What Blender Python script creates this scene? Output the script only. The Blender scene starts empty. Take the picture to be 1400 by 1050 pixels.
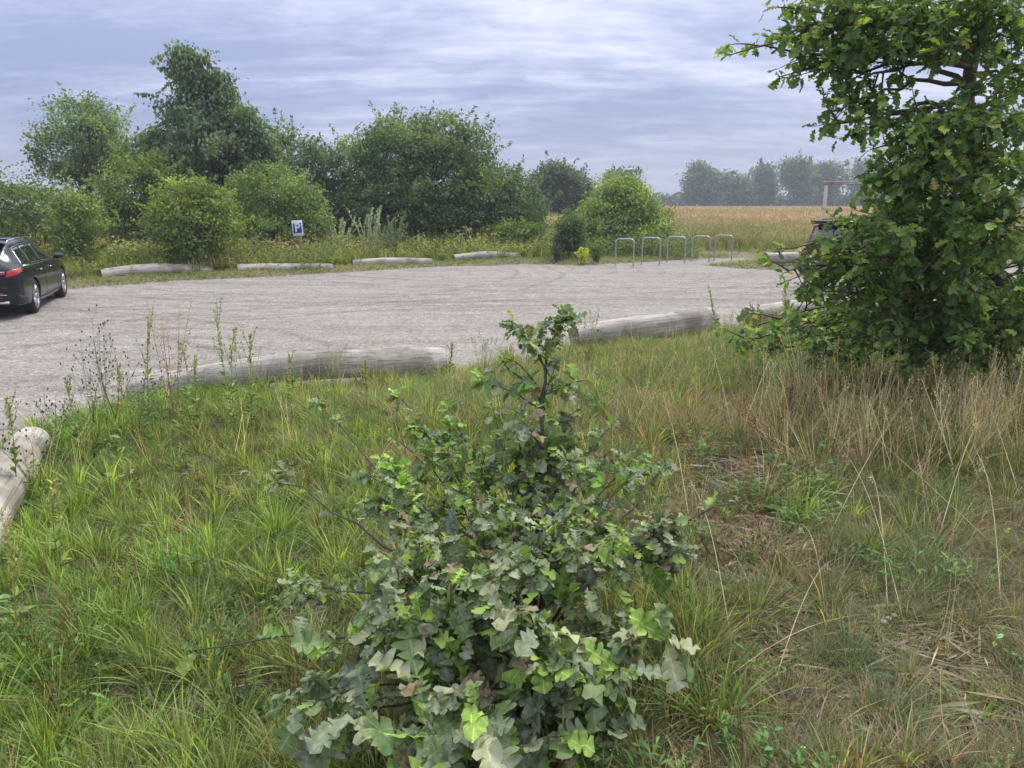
import bpy, math, random
import numpy as np
from mathutils import Vector, Matrix

random.seed(11)
rng = np.random.default_rng(11)
SC = bpy.context.scene
COL = SC.collection
R = math.radians

# ------------------------------------------------------------------ camera
CAM_H = 2.2
PITCH = math.atan2(525 - 278, 1050)
cam_d = bpy.data.cameras.new('camera')
cam_d.sensor_width = 36.0
cam_d.lens = 27.0
cam_d.clip_start = 0.05
cam_d.clip_end = 3000
cam = bpy.data.objects.new('camera', cam_d)
cam.location = (0, 0, CAM_H)
cam.rotation_euler = (math.pi / 2 - PITCH, 0, 0)
COL.objects.link(cam)
SC.camera = cam

# ------------------------------------------------------------------ light
SUN_EL, SUN_AZ = R(58), R(35)          # azimuth measured from +Y towards +X
SDIR = Vector((math.sin(SUN_AZ) * math.cos(SUN_EL), math.cos(SUN_AZ) * math.cos(SUN_EL), math.sin(SUN_EL)))
sun_d = bpy.data.lights.new('sun', 'SUN')
sun_d.energy = 1.5
sun_d.angle = R(14)
sun_d.color = (1.0, 0.95, 0.86)
sun = bpy.data.objects.new('sun', sun_d)
sun.rotation_euler = SDIR.to_track_quat('Z', 'Y').to_euler()
COL.objects.link(sun)

SC.view_settings.view_transform = 'Standard'
SC.view_settings.look = 'None'
SC.view_settings.exposure = 0.90
SC.view_settings.gamma = 1.0
SC.view_settings.use_curve_mapping = False
try:
    SC.cycles.max_bounces = 6
    SC.cycles.diffuse_bounces = 2
    SC.cycles.glossy_bounces = 2
    SC.cycles.transmission_bounces = 4
    SC.cycles.transparent_max_bounces = 6
    SC.cycles.volume_bounces = 0
    SC.cycles.use_denoising = True
except Exception:
    pass


class NT:
    """tiny node helper"""
    def __init__(s, tree):
        s.t = tree
        tree.nodes.clear()

    def n(s, typ, **kw):
        nd = s.t.nodes.new(typ)
        for k, v in kw.items():
            if k.startswith('i_'):
                key = k[2:].replace('_', ' ')
                s.inp(nd, key, v)
            elif k.startswith('x'):
                s.inp(nd, int(k[1:]), v)
            else:
                setattr(nd, k, v)
        return nd

    def inp(s, nd, key, v):
        sock = nd.inputs[key]
        if isinstance(v, bpy.types.NodeSocket):
            s.t.links.new(v, sock)
        else:
            sock.default_value = v

    def ramp(s, fac, stops):
        nd = s.t.nodes.new('ShaderNodeValToRGB')
        s.t.links.new(fac, nd.inputs[0])
        e = nd.color_ramp.elements
        while len(e) < len(stops):
            e.new(0.5)
        for el, (p, c) in zip(e, stops):
            el.position = p
            el.color = (c, c, c, 1) if isinstance(c, (int, float)) else (*c, 1)
        return nd.outputs[0]

    def mix(s, fac, a, b, mode='MIX'):
        nd = s.t.nodes.new('ShaderNodeMix')
        nd.data_type = 'RGBA'
        nd.blend_type = mode
        s.inp(nd, 0, fac)
        for key, v in ((6, a), (7, b)):
            if isinstance(v, tuple) and len(v) == 3:
                v = (*v, 1)
            s.inp(nd, key, v)
        return nd.outputs[2]

    def math(s, op, a, b=0.0, c=0.0, clamp=False):
        nd = s.t.nodes.new('ShaderNodeMath')
        nd.operation = op
        nd.use_clamp = clamp
        s.inp(nd, 0, a)
        s.inp(nd, 1, b)
        s.inp(nd, 2, c)
        return nd.outputs[0]

    def noise(s, vec, scale, detail=3.0, rough=0.55, dist=0.0, out=0):
        nd = s.t.nodes.new('ShaderNodeTexNoise')
        if vec is not None:
            s.t.links.new(vec, nd.inputs['Vector'])
        nd.inputs['Scale'].default_value = scale
        nd.inputs['Detail'].default_value = detail
        nd.inputs['Roughness'].default_value = rough
        nd.inputs['Distortion'].default_value = dist
        return nd.outputs[out]


world = bpy.data.worlds.new('World')
SC.world = world
world.use_nodes = True
w = NT(world.node_tree)
tc = w.n('ShaderNodeTexCoord')
sep = w.n('ShaderNodeSeparateXYZ')
w.inp(sep, 0, tc.outputs['Generated'])
zc = w.math('MAXIMUM', sep.outputs[2], 0.0)
den = w.math('ADD', zc, 0.16)
comb = w.n('ShaderNodeCombineXYZ')
w.inp(comb, 0, w.math('DIVIDE', sep.outputs[0], den))
w.inp(comb, 1, w.math('DIVIDE', sep.outputs[1], den))
mp = w.n('ShaderNodeMapping')
w.inp(mp, 0, comb.outputs[0])
mp.inputs['Scale'].default_value = (0.62, 1.55, 1.0)
mp.inputs['Rotation'].default_value = (0, 0, R(-12))
mp.inputs['Location'].default_value = (3.1, 1.4, 0)
n1 = w.noise(mp.outputs[0], 0.95, 7.0, 0.60, 0.5)
n2 = w.noise(mp.outputs[0], 3.6, 7.0, 0.66, 0.6)
n3 = w.noise(comb.outputs[0], 0.55, 2.0, 0.5, 0.3)
n5 = w.noise(comb.outputs[0], 5.0, 6.0, 0.62, 0.5)
cl = w.math('ADD', w.math('MULTIPLY', n1, 0.58), w.math('MULTIPLY', n2, 0.30))
cl = w.math('ADD', cl, w.math('MULTIPLY', n3, 0.16))
cl = w.math('ADD', cl, w.math('MULTIPLY', w.math('SUBTRACT', n5, 0.44), 0.16))
# brighter towards the veiled sun
dot = w.n('ShaderNodeVectorMath', operation='DOT_PRODUCT')
w.inp(dot, 0, tc.outputs['Generated'])
dot.inputs[1].default_value = tuple(SDIR)
glow = w.math('POWER', w.math('MAXIMUM', dot.outputs['Value'], 0.0), 2.2)
cl = w.math('ADD', cl, w.math('MULTIPLY', w.math('SUBTRACT', glow, 0.45), 0.24))
cloudcol = w.ramp(cl, [(0.41, (0.27, 0.34, 0.60)), (0.475, (0.37, 0.44, 0.70)), (0.53, (0.52, 0.58, 0.82)), (0.60, (0.74, 0.77, 0.93)), (0.68, (0.96, 0.96, 1.0))])
cloudcol = w.mix(w.math('MULTIPLY', glow, 0.25), cloudcol, (0.95, 0.93, 0.95))
hz = w.math('POWER', w.math('SUBTRACT', 1.0, zc, clamp=True), 14.0)
cloudcol = w.mix(w.math('MULTIPLY', hz, 0.45), cloudcol, (0.70, 0.72, 0.82))
hi = w.ramp(zc, [(0.12, 0.0), (0.75, 0.75)])
cloudcol = w.mix(hi, cloudcol, (0.66, 0.655, 0.66))
# overcast skies brighten steadily towards the zenith
cie = w.math('MULTIPLY_ADD', zc, 1.55, 0.80)
cloudcol = w.mix(1.0, cloudcol, cie, 'MULTIPLY')
sky = w.n('ShaderNodeTexSky', sky_type='NISHITA', sun_disc=False, sun_elevation=SUN_EL, sun_rotation=SUN_AZ)
bg1 = w.n('ShaderNodeBackground', i_Color=sky.outputs[0], i_Strength=0.08)
bg2 = w.n('ShaderNodeBackground', i_Color=cloudcol, i_Strength=0.60)
ms = w.n('ShaderNodeMixShader')
w.inp(ms, 0, 0.94)
w.inp(ms, 1, bg1.outputs[0])
w.inp(ms, 2, bg2.outputs[0])
wo = w.n('ShaderNodeOutputWorld')
w.inp(wo, 0, ms.outputs[0])


# ------------------------------------------------------------------ helpers
def link(o, parent=None):
    COL.objects.link(o)
    if parent is not None:
        o.parent = parent
    return o


def tag(o, label=None, cat=None, group=None, kind=None):
    if label: o['label'] = label
    if cat: o['category'] = cat
    if group: o['group'] = group
    if kind: o['kind'] = kind
    return o


def empty(name, loc=(0, 0, 0), rz=0.0):
    o = bpy.data.objects.new(name, None)
    o.empty_display_size = 0.1
    o.location = loc
    o.rotation_euler = (0, 0, rz)
    return link(o)


def mk(name, V, F, mats=None, tint=None, smooth=False, mi=None, finish=True):
    """mesh from numpy; F is an (N,k) array or a list of such arrays"""
    V = np.asarray(V, dtype=np.float32)
    Fs = F if isinstance(F, list) else [F]
    Fs = [np.asarray(f, dtype=np.int32) for f in Fs if len(f)]
    me = bpy.data.meshes.new(name)
    me.vertices.add(len(V))
    me.vertices.foreach_set('co', V.ravel())
    tot = np.concatenate([np.full(len(f), f.shape[1], dtype=np.int32) for f in Fs])
    loops = np.concatenate([f.ravel() for f in Fs])
    me.loops.add(len(loops))
    me.loops.foreach_set('vertex_index', loops)
    me.polygons.add(len(tot))
    me.polygons.foreach_set('loop_start', np.concatenate([[0], np.cumsum(tot)[:-1]]).astype(np.int32))
    me.polygons.foreach_set('loop_total', tot)
    if mi is not None:
        me.polygons.foreach_set('material_index', np.asarray(mi, dtype=np.int32))
    if smooth:
        me.polygons.foreach_set('use_smooth', np.ones(len(tot), dtype=bool))
    if tint is not None:
        a = me.attributes.new('tint', 'FLOAT_COLOR', 'POINT')
        t = np.asarray(tint, dtype=np.float32)
        if t.shape[1] == 3:
            t = np.concatenate([t, np.ones((len(t), 1), np.float32)], 1)
        a.data.foreach_set('color', t.ravel())
    if mats is not None:
        for m in (mats if isinstance(mats, (list, tuple)) else [mats]):
            me.materials.append(m)
    me.update(calc_edges=True)
    return me


def obj(name, me, parent=None, loc=None):
    o = bpy.data.objects.new(name, me)
    if loc is not None:
        o.location = loc
    return link(o, parent)


class MB:
    """collects shapes into one mesh"""
    def __init__(s):
        s.V = []; s.F = {3: [], 4: []}; s.T = []; s.n = 0

    def add(s, V, F, tint=None):
        V = np.asarray(V, dtype=np.float64)
        for f in (F if isinstance(F, list) else [F]):
            f = np.asarray(f)
            if len(f):
                s.F[f.shape[1]].append(f + s.n)
        s.V.append(V)
        s.T.append(np.tile(np.asarray(tint if tint is not None else (1, 1, 1, 1), dtype=np.float64), (len(V), 1)) if np.ndim(tint) <= 1 else tint)
        s.n += len(V)

    def box(s, c, h, rot=None, tint=None, bev=0.0):
        c = np.array(c, float); h = np.array(h, float)
        if bev <= 0:
            V = np.array([[x, y, z] for x in (-1, 1) for y in (-1, 1) for z in (-1, 1)], float) * h
            F = np.array([[0, 1, 3, 2], [4, 6, 7, 5], [0, 4, 5, 1], [2, 3, 7, 6], [0, 2, 6, 4], [1, 5, 7, 3]])
            Fl = [F]
        else:
            V = []; b = bev
            for x in (-1, 1):
                for y in (-1, 1):
                    for z in (-1, 1):
                        V += [[x * h[0], y * (h[1] - b), z * (h[2] - b)], [x * (h[0] - b), y * h[1], z * (h[2] - b)], [x * (h[0] - b), y * (h[1] - b), z * h[2]]]
            V = np.array(V, float)
            ix = lambda x, y, z, k: (x * 4 + y * 2 + z) * 3 + k
            F = []; T3 = []
            for a in (0, 1):
                q = [ix(a, 0, 0, 0), ix(a, 1, 0, 0), ix(a, 1, 1, 0), ix(a, 0, 1, 0)]; F.append(q if a else q[::-1])
                q = [ix(0, a, 0, 1), ix(0, a, 1, 1), ix(1, a, 1, 1), ix(1, a, 0, 1)]; F.append(q if a else q[::-1])
                q = [ix(0, 0, a, 2), ix(1, 0, a, 2), ix(1, 1, a, 2), ix(0, 1, a, 2)]; F.append(q if a else q[::-1])
            for a in (0, 1):
                for c2 in (0, 1):
                    f = 1 if (a == c2) else -1
                    F.append([ix(a, c2, 0, 0), ix(a, c2, 0, 1), ix(a, c2, 1, 1), ix(a, c2, 1, 0)][::f])
                    F.append([ix(a, 0, c2, 0), ix(a, 1, c2, 0), ix(a, 1, c2, 2), ix(a, 0, c2, 2)][::f])
                    F.append([ix(0, a, c2, 1), ix(0, a, c2, 2), ix(1, a, c2, 2), ix(1, a, c2, 1)][::f])
            for x in (0, 1):
                for y in (0, 1):
                    for z in (0, 1):
                        f = 1 if (x + y + z) % 2 else -1
                        T3.append([ix(x, y, z, 0), ix(x, y, z, 1), ix(x, y, z, 2)][::f])
            Fl = [np.array(F), np.array(T3)]
        if rot is not None:
            V = V @ np.array(rot).T
        s.add(V + c, Fl, tint)

    def tube(s, pts, rad, seg=6, tint=None, cap=True):
        pts = np.asarray(pts, float)
        rad = np.broadcast_to(np.asarray(rad, float), (len(pts),))
        t = np.gradient(pts, axis=0)
        t /= np.linalg.norm(t, axis=1)[:, None] + 1e-9
        up = np.array([0, 0, 1.0]) if abs(t[0][2]) < 0.9 else np.array([1.0, 0, 0])
        u = np.cross(t[0], up); u /= np.linalg.norm(u) + 1e-9
        a = np.linspace(0, 2 * math.pi, seg, endpoint=False)
        V = []
        for i in range(len(pts)):
            u = u - t[i] * np.dot(u, t[i]); u /= np.linalg.norm(u) + 1e-9
            v = np.cross(t[i], u)
            V.append(pts[i] + rad[i] * (np.cos(a)[:, None] * u + np.sin(a)[:, None] * v))
        V = np.concatenate(V)
        n = len(pts)
        i, j = np.meshgrid(np.arange(n - 1), np.arange(seg), indexing='ij')
        i = i.ravel(); j = j.ravel(); k = (j + 1) % seg
        F = np.stack([i * seg + j, i * seg + k, (i + 1) * seg + k, (i + 1) * seg + j], 1)
        Fl = [F]
        if cap:
            T = [[0, m + 1, m] for m in range(1, seg - 1)] + [[(n - 1) * seg, (n - 1) * seg + m, (n - 1) * seg + m + 1] for m in range(1, seg - 1)]
            Fl.append(np.array(T))
        s.add(V, Fl, tint)

    def lathe(s, prof, seg=16, M=None, tint=None):
        """prof (r, z) revolved about z, then transformed"""
        prof = np.asarray(prof, float); n = len(prof)
        a = np.linspace(0, 2 * math.pi, seg, endpoint=False)
        V = np.stack([np.outer(prof[:, 0], np.cos(a)), np.outer(prof[:, 0], np.sin(a)), np.repeat(prof[:, 1][:, None], seg, 1)], 2).reshape(-1, 3)
        i, j = np.meshgrid(np.arange(n - 1), np.arange(seg), indexing='ij')
        i = i.ravel(); j = j.ravel(); k = (j + 1) % seg
        F = np.stack([i * seg + j, i * seg + k, (i + 1) * seg + k, (i + 1) * seg + j], 1)
        if M is not None:
            M = np.array(M); V = V @ M[:3, :3].T + M[:3, 3]
        s.add(V, F, tint)

    def build(s, name, mats, parent=None, smooth=False, kind=None, tinted=True):
        Fl = [np.concatenate(f) for f in s.F.values() if f]
        me = mk(name, np.concatenate(s.V), Fl, mats, np.concatenate(s.T) if tinted else None, smooth)
        o = obj(name, me, parent)
        if kind: o['kind'] = kind
        return o


def scatter(TV, TF, pos, rot, scale, tint):
    """copies of a template: pos (N,3), rot (N,3,3), scale (N,) or (N,3), tint (N,4) -> V, F, T"""
    N = len(pos); nv = len(TV)
    scale = np.asarray(scale, float)
    if scale.ndim == 1: scale = scale[:, None].repeat(3, 1)
    V = np.einsum('nij,nvj->nvi', rot, TV[None] * scale[:, None, :]) + pos[:, None]
    F = (TF[None] + (np.arange(N) * nv)[:, None, None]).reshape(-1, TF.shape[1])
    return V.reshape(-1, 3), F, np.repeat(tint, nv, 0)


def frames(y, n):
    """rotation matrices whose local Y is along y and local Z roughly n"""
    y = y / (np.linalg.norm(y, axis=1)[:, None] + 1e-9)
    x = np.cross(y, n); x /= np.linalg.norm(x, axis=1)[:, None] + 1e-9
    z = np.cross(x, y)
    return np.stack([x, y, z], 2)


def vnoise(x, y, seed=0, oct=3):
    """smooth value noise in numpy, about -1..1"""
    out = np.zeros_like(x, dtype=float); amp = 1.0; tot = 0
    for o in range(oct):
        f = 2.0 ** o
        xi = np.floor(x * f); yi = np.floor(y * f)
        fx = x * f - xi; fy = y * f - yi
        fx = fx * fx * (3 - 2 * fx); fy = fy * fy * (3 - 2 * fy)
        def h(a, b):
            v = np.sin(a * 127.1 + b * 311.7 + seed * 74.7 + o * 19.3) * 43758.5453
            return (v - np.floor(v)) * 2 - 1
        out += amp * ((h(xi, yi) * (1 - fx) + h(xi + 1, yi) * fx) * (1 - fy) + (h(xi, yi + 1) * (1 - fx) + h(xi + 1, yi + 1) * fx) * fy)
        tot += amp; amp *= 0.5
    return out / tot


CP, SP = math.cos(PITCH), math.sin(PITCH)


def ray(px, py):
    u = (px - 700) / 1050; v = (525 - py) / 1050
    return np.array([u, CP + v * SP, -SP + v * CP])


def atY(px, py, Y):
    """point on the ray of a photo pixel at distance Y along the ground"""
    d = ray(px, py)
    return np.array([0, 0, CAM_H]) + d * (Y / d[1])


def project(x, y, z):
    dz = z - CAM_H
    depth = y * CP - dz * SP
    v = y * SP + dz * CP
    depth = np.where(depth < 0.05, 0.05, depth)
    return 700 + 1050 * x / depth, 525 - 1050 * v / depth


# ------------------------------------------------------------------ terrain
NEAR = [(-2.6, -8), (-3.0, 2), (-3.45, 4), (-3.95, 5.6), (-4.75, 7.3), (-4.3, 8.6), (-2.6, 9.0), (-0.9, 9.75), (1.4, 12.0), (3.3, 12.95),
        (4.6, 14.3), (6.8, 15.6), (10, 16.9), (15, 18.2), (30, 19.5)]
FAR = [(45, 26), (22, 26.5), (14, 27.6), (10.5, 25.9), (9.3, 25.7), (7.4, 27.3), (7.0, 28.3), (8.4, 29.3), (10.0, 31.2), (9.2, 32.0), (7.2, 31.4), (4.6, 29.3),
       (2.4, 28.4), (0.4, 28.8), (-1.4, 28.0), (-3.5, 26.8), (-6.8, 24.1), (-9.8, 22.3), (-11.5, 20.4), (-15, 17.5), (-22, 14.5), (-34, 12), (-34, -8)]
PARK = np.array(NEAR + FAR, float)


def poly_sd(x, y, poly):
    """signed distance, positive inside"""
    best = np.full(x.shape, 1e9); inside = np.zeros(x.shape, bool)
    n = len(poly)
    for i in range(n):
        ax, ay = poly[i]; bx, by = poly[(i + 1) % n]
        ex, ey = bx - ax, by - ay
        t = np.clip(((x - ax) * ex + (y - ay) * ey) / (ex * ex + ey * ey), 0, 1)
        best = np.minimum(best, (x - ax - t * ex) ** 2 + (y - ay - t * ey) ** 2)
        c = ((ay > y) != (by > y)) & (x < (bx - ax) * (y - ay) / (by - ay + 1e-12) + ax)
        inside ^= c
    d = np.sqrt(best)
    return np.where(inside, d, -d)


nearline = np.array(NEAR, float)


def side_near(x, y):
    """True on the camera's side of the car park"""
    yl = np.interp(x, [-2.6, -0.9, 1.4, 3.3, 4.6, 6.8, 10, 15, 30], [9.0, 9.75, 12, 12.95, 14.3, 15.6, 16.9, 18.2, 19.5])
    return (y < yl + 0.4) & (x > -5)


MOUNDS = [(1160, 968, 0.10, 0.035), (1240, 880, 0.13, 0.03), (1030, 640, 0.55, 0.10), (1000, 760, 0.4, 0.05), (1350, 640, 0.6, 0.08)]
MW = []


def hgt(x, y):
    x = np.asarray(x, float); y = np.asarray(y, float)
    wob = 0.22 * vnoise(x * 0.9, y * 0.9, 5)
    d = poly_sd(x, y, PARK) + wob
    near = side_near(x, y)
    e = np.clip(-d, 0, None)
    s = np.clip(e / 4.2, 0, 1); s = s * s * (3 - 2 * s)
    bank = 0.02 + 0.47 * s
    far = 0.03 + 0.10 * np.clip(e / 2.0, 0, 1)
    z = np.where(near, bank, far)
    z = z + np.where(near, 0.035, 0.03) * vnoise(x * 1.3, y * 1.3, 1, 4) * np.clip(e / 0.6, 0, 1)
    z = z + 0.012 * vnoise(x * 7, y * 7, 2, 3) * np.clip(e / 0.6, 0, 1) * (y < 20)
    z = np.where(d > 0, -0.05 - 0.02 * np.clip(d, 0, 1), np.where(e < 0.3, -0.05 + (z + 0.05) * e / 0.3, z))
    for mx, my, r, h in MW:
        z = z + h * np.exp(-((x - mx) ** 2 + (y - my) ** 2) / (r * r))
    return z


def gp(px, py):
    """where the ray of a photo pixel meets the terrain"""
    d = ray(px, py); z = 0.1
    for _ in range(14):
        t = (z - CAM_H) / d[2]
        p = d * t
        z = max(float(hgt(p[0:1], p[1:2])[0]), 0.0)
    t = (z - CAM_H) / d[2]
    return np.array([d[0] * t, d[1] * t, z])


MW = [(*gp(a, b)[:2], r, h) for a, b, r, h in MOUNDS]


# ------------------------------------------------------------------ materials
def new_mat(name):
    m = bpy.data.materials.new(name)
    m.use_nodes = True
    return m, NT(m.node_tree)


def finish(t, bsdf, disp=None):
    o = t.n('ShaderNodeOutputMaterial')
    t.inp(o, 'Surface', bsdf)


def simple(name, col, rough=0.5, metal=0.0, noise=0.15, scale=8.0, coat=0.0, bump=0.0, spec=0.5):
    m, t = new_mat(name)
    tc = t.n('ShaderNodeTexCoord')
    n = t.noise(tc.outputs['Object'], scale, 4.0)
    c = t.mix(n, tuple(v * (1 - noise) for v in col), tuple(min(1, v * (1 + noise)) for v in col))
    b = t.n('ShaderNodeBsdfPrincipled', i_Base_Color=c, i_Metallic=metal)
    t.inp(b, 'Roughness', t.math('MULTIPLY_ADD', n, 0.2 * rough, rough * 0.9))
    b.inputs['Coat Weight'].default_value = coat
    b.inputs['Coat Roughness'].default_value = 0.05
    b.inputs['Specular IOR Level'].default_value = spec
    if bump:
        bp = t.n('ShaderNodeBump', i_Strength=bump, i_Distance=0.01)
        t.inp(bp, 'Height', n)
        t.inp(b, 'Normal', bp.outputs[0])
    finish(t, b.outputs[0])
    return m


def leafy(name, source='GEOMETRY', transl=0.35, rough=0.5, nscale=3.0, veins=False, mildew=False, spec=0.35):
    m, t = new_mat(name)
    if source == 'OBJECT':
        a = t.n('ShaderNodeObjectInfo')
        col, alpha = a.outputs['Color'], a.outputs['Alpha']
    else:
        a = t.n('ShaderNodeAttribute', attribute_name='tint', attribute_type=source)
        col, alpha = a.outputs['Color'], a.outputs['Alpha']
    if source == 'INSTANCER':
        a2 = t.n('ShaderNodeAttribute', attribute_name='shade', attribute_type='GEOMETRY')
        col = t.mix(1.0, col, a2.outputs['Color'], 'MULTIPLY')
    tc = t.n('ShaderNodeTexCoord')
    n = t.noise(tc.outputs['Object'], nscale, 3.0)
    c = t.mix(1.0, col, t.ramp(n, [(0.3, 0.72), (0.7, 1.28)]), 'MULTIPLY')
    if veins:
        sp = t.n('ShaderNodeSeparateXYZ'); t.inp(sp, 0, tc.outputs['Object'])
        ax = t.math('ABSOLUTE', sp.outputs[0])
        mid = t.math('LESS_THAN', ax, 0.016)
        ph = t.math('SUBTRACT', t.math('MULTIPLY', sp.outputs[1], 44.0), t.math('MULTIPLY', ax, 36.0))
        sv = t.math('GREATER_THAN', t.math('SINE', ph), 0.95)
        vv = t.math('MAXIMUM', mid, t.math('MULTIPLY', sv, 0.45))
        vc = t.mix(1.0, c, (1.9, 1.7, 1.9), 'MULTIPLY')
        c = t.mix(t.math('MULTIPLY', vv, 0.8), c, vc)
    if mildew:
        n2 = t.noise(tc.outputs['Object'], 48.0 if source != 'OBJECT' else 4.2, 5.0, 0.62)
        k = t.math('SUBTRACT', 1.0, alpha)
        f = t.math('MULTIPLY', t.ramp(n2, [(0.38, 0.10), (0.60, 1.0)]), k, clamp=True)
        c = t.mix(f, c, (0.42, 0.435, 0.33))
    if mildew:
        n4 = t.noise(tc.outputs['Object'], 60.0 if source != 'OBJECT' else 6.5, 4.0, 0.6)
        c = t.mix(t.math('MULTIPLY', t.ramp(n4, [(0.60, 0.0), (0.68, 1.0)]), 0.55), c, (0.20, 0.13, 0.07))
    b = t.n('ShaderNodeBsdfPrincipled', i_Base_Color=c, i_Roughness=rough)
    b.inputs['Specular IOR Level'].default_value = spec
    if veins:
        bp = t.n('ShaderNodeBump', i_Strength=0.5, i_Distance=0.004)
        t.inp(bp, 'Height', t.math('ADD', t.math('MULTIPLY', vv, -1.0), n))
        t.inp(b, 'Normal', bp.outputs[0])
    tr = t.n('ShaderNodeBsdfTranslucent')
    t.inp(tr, 'Color', t.mix(1.0, c, (1.25, 1.3, 0.55), 'MULTIPLY'))
    mx = t.n('ShaderNodeMixShader')
    t.inp(mx, 0, transl); t.inp(mx, 1, b.outputs[0]); t.inp(mx, 2, tr.outputs[0])
    finish(t, mx.outputs[0])
    return m


M = {}
M['leaf'] = leafy('foliage', transl=0.47, nscale=1.2)
M['leaf_near'] = leafy('oak_leaf', transl=0.47, rough=0.42, nscale=9.0)
M['leaf_part'] = leafy('oak_leaf_single', 'OBJECT', transl=0.47, rough=0.42, nscale=5.0, veins=True)
M['mildew'] = leafy('mildewed_leaf', transl=0.25, rough=0.6, nscale=9.0, mildew=True)
M['mildew_part'] = leafy('mildewed_leaf_single', 'OBJECT', transl=0.22, rough=0.6, nscale=5.0, veins=True, mildew=True)
M['grass'] = leafy('grass_blade', 'INSTANCER', transl=0.47, rough=0.5, nscale=2.5)
M['dry'] = leafy('dry_grass', 'INSTANCER', transl=0.25, rough=0.7, nscale=4.0)
M['stalk'] = leafy('weed_stalk', transl=0.15, rough=0.7, nscale=6.0)
M['bark'] = simple('bark', (0.10, 0.078, 0.058), 0.9, noise=0.45, scale=14, bump=0.8)
M['twig'] = simple('twig', (0.085, 0.075, 0.05), 0.8, noise=0.4, scale=20)


def wood_mat():
    m, t = new_mat('weathered_log_wood')
    tc = t.n('ShaderNodeTexCoord')
    mp = t.n('ShaderNodeMapping'); t.inp(mp, 0, tc.outputs['Object'])
    mp.inputs['Scale'].default_value = (0.7, 13, 13)
    g = t.noise(mp.outputs[0], 2.2, 6.0, 0.62, 0.4)
    mp2 = t.n('ShaderNodeMapping'); t.inp(mp2, 0, tc.outputs['Object'])
    mp2.inputs['Scale'].default_value = (0.45, 30, 30)
    cr = t.ramp(t.noise(mp2.outputs[0], 1.4, 3.0, 0.5, 1.0), [(0.36, 0.0), (0.43, 1.0)])
    bl = t.noise(tc.outputs['Object'], 2.3, 4.0)
    c = t.ramp(g, [(0.25, (0.31, 0.275, 0.235)), (0.5, (0.47, 0.435, 0.395)), (0.75, (0.62, 0.59, 0.55))])
    c = t.mix(t.ramp(bl, [(0.38, 0.75), (0.56, 0.0)]), c, (0.20, 0.175, 0.13))
    kn = t.noise(tc.outputs['Object'], 4.5, 2.0)
    c = t.mix(t.ramp(kn, [(0.68, 0.0), (0.74, 0.8)]), c, (0.11, 0.085, 0.06))
    c = t.mix(t.math('MULTIPLY', t.math('SUBTRACT', 1.0, cr), 0.40), c, (0.16, 0.14, 0.115))
    b = t.n('ShaderNodeBsdfPrincipled', i_Base_Color=c, i_Roughness=0.85)
    bp = t.n('ShaderNodeBump', i_Strength=0.7, i_Distance=0.012)
    t.inp(bp, 'Height', t.math('ADD', t.math('MULTIPLY', g, 0.5), cr))
    t.inp(b, 'Normal', bp.outputs[0])
    finish(t, b.outputs[0])
    m2, t = new_mat('log_end_grain')
    tc = t.n('ShaderNodeTexCoord')
    mp = t.n('ShaderNodeMapping'); t.inp(mp, 0, tc.outputs['Object'])
    mp.inputs['Scale'].default_value = (0, 1, 1)
    wv = t.n('ShaderNodeTexWave', wave_type='RINGS', i_Scale=14.0, i_Distortion=1.5)
    t.inp(wv, 'Vector', mp.outputs[0])
    n = t.noise(tc.outputs['Object'], 12.0, 4.0)
    c = t.mix(wv.outputs[1], (0.16, 0.13, 0.10), (0.27, 0.235, 0.19))
    c = t.mix(t.ramp(n, [(0.35, 0.6), (0.6, 0.0)]), c, (0.10, 0.085, 0.07))
    b = t.n('ShaderNodeBsdfPrincipled', i_Base_Color=c, i_Roughness=0.9)
    finish(t, b.outputs[0])
    return m, m2


M['log'], M['log_end'] = wood_mat()


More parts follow.
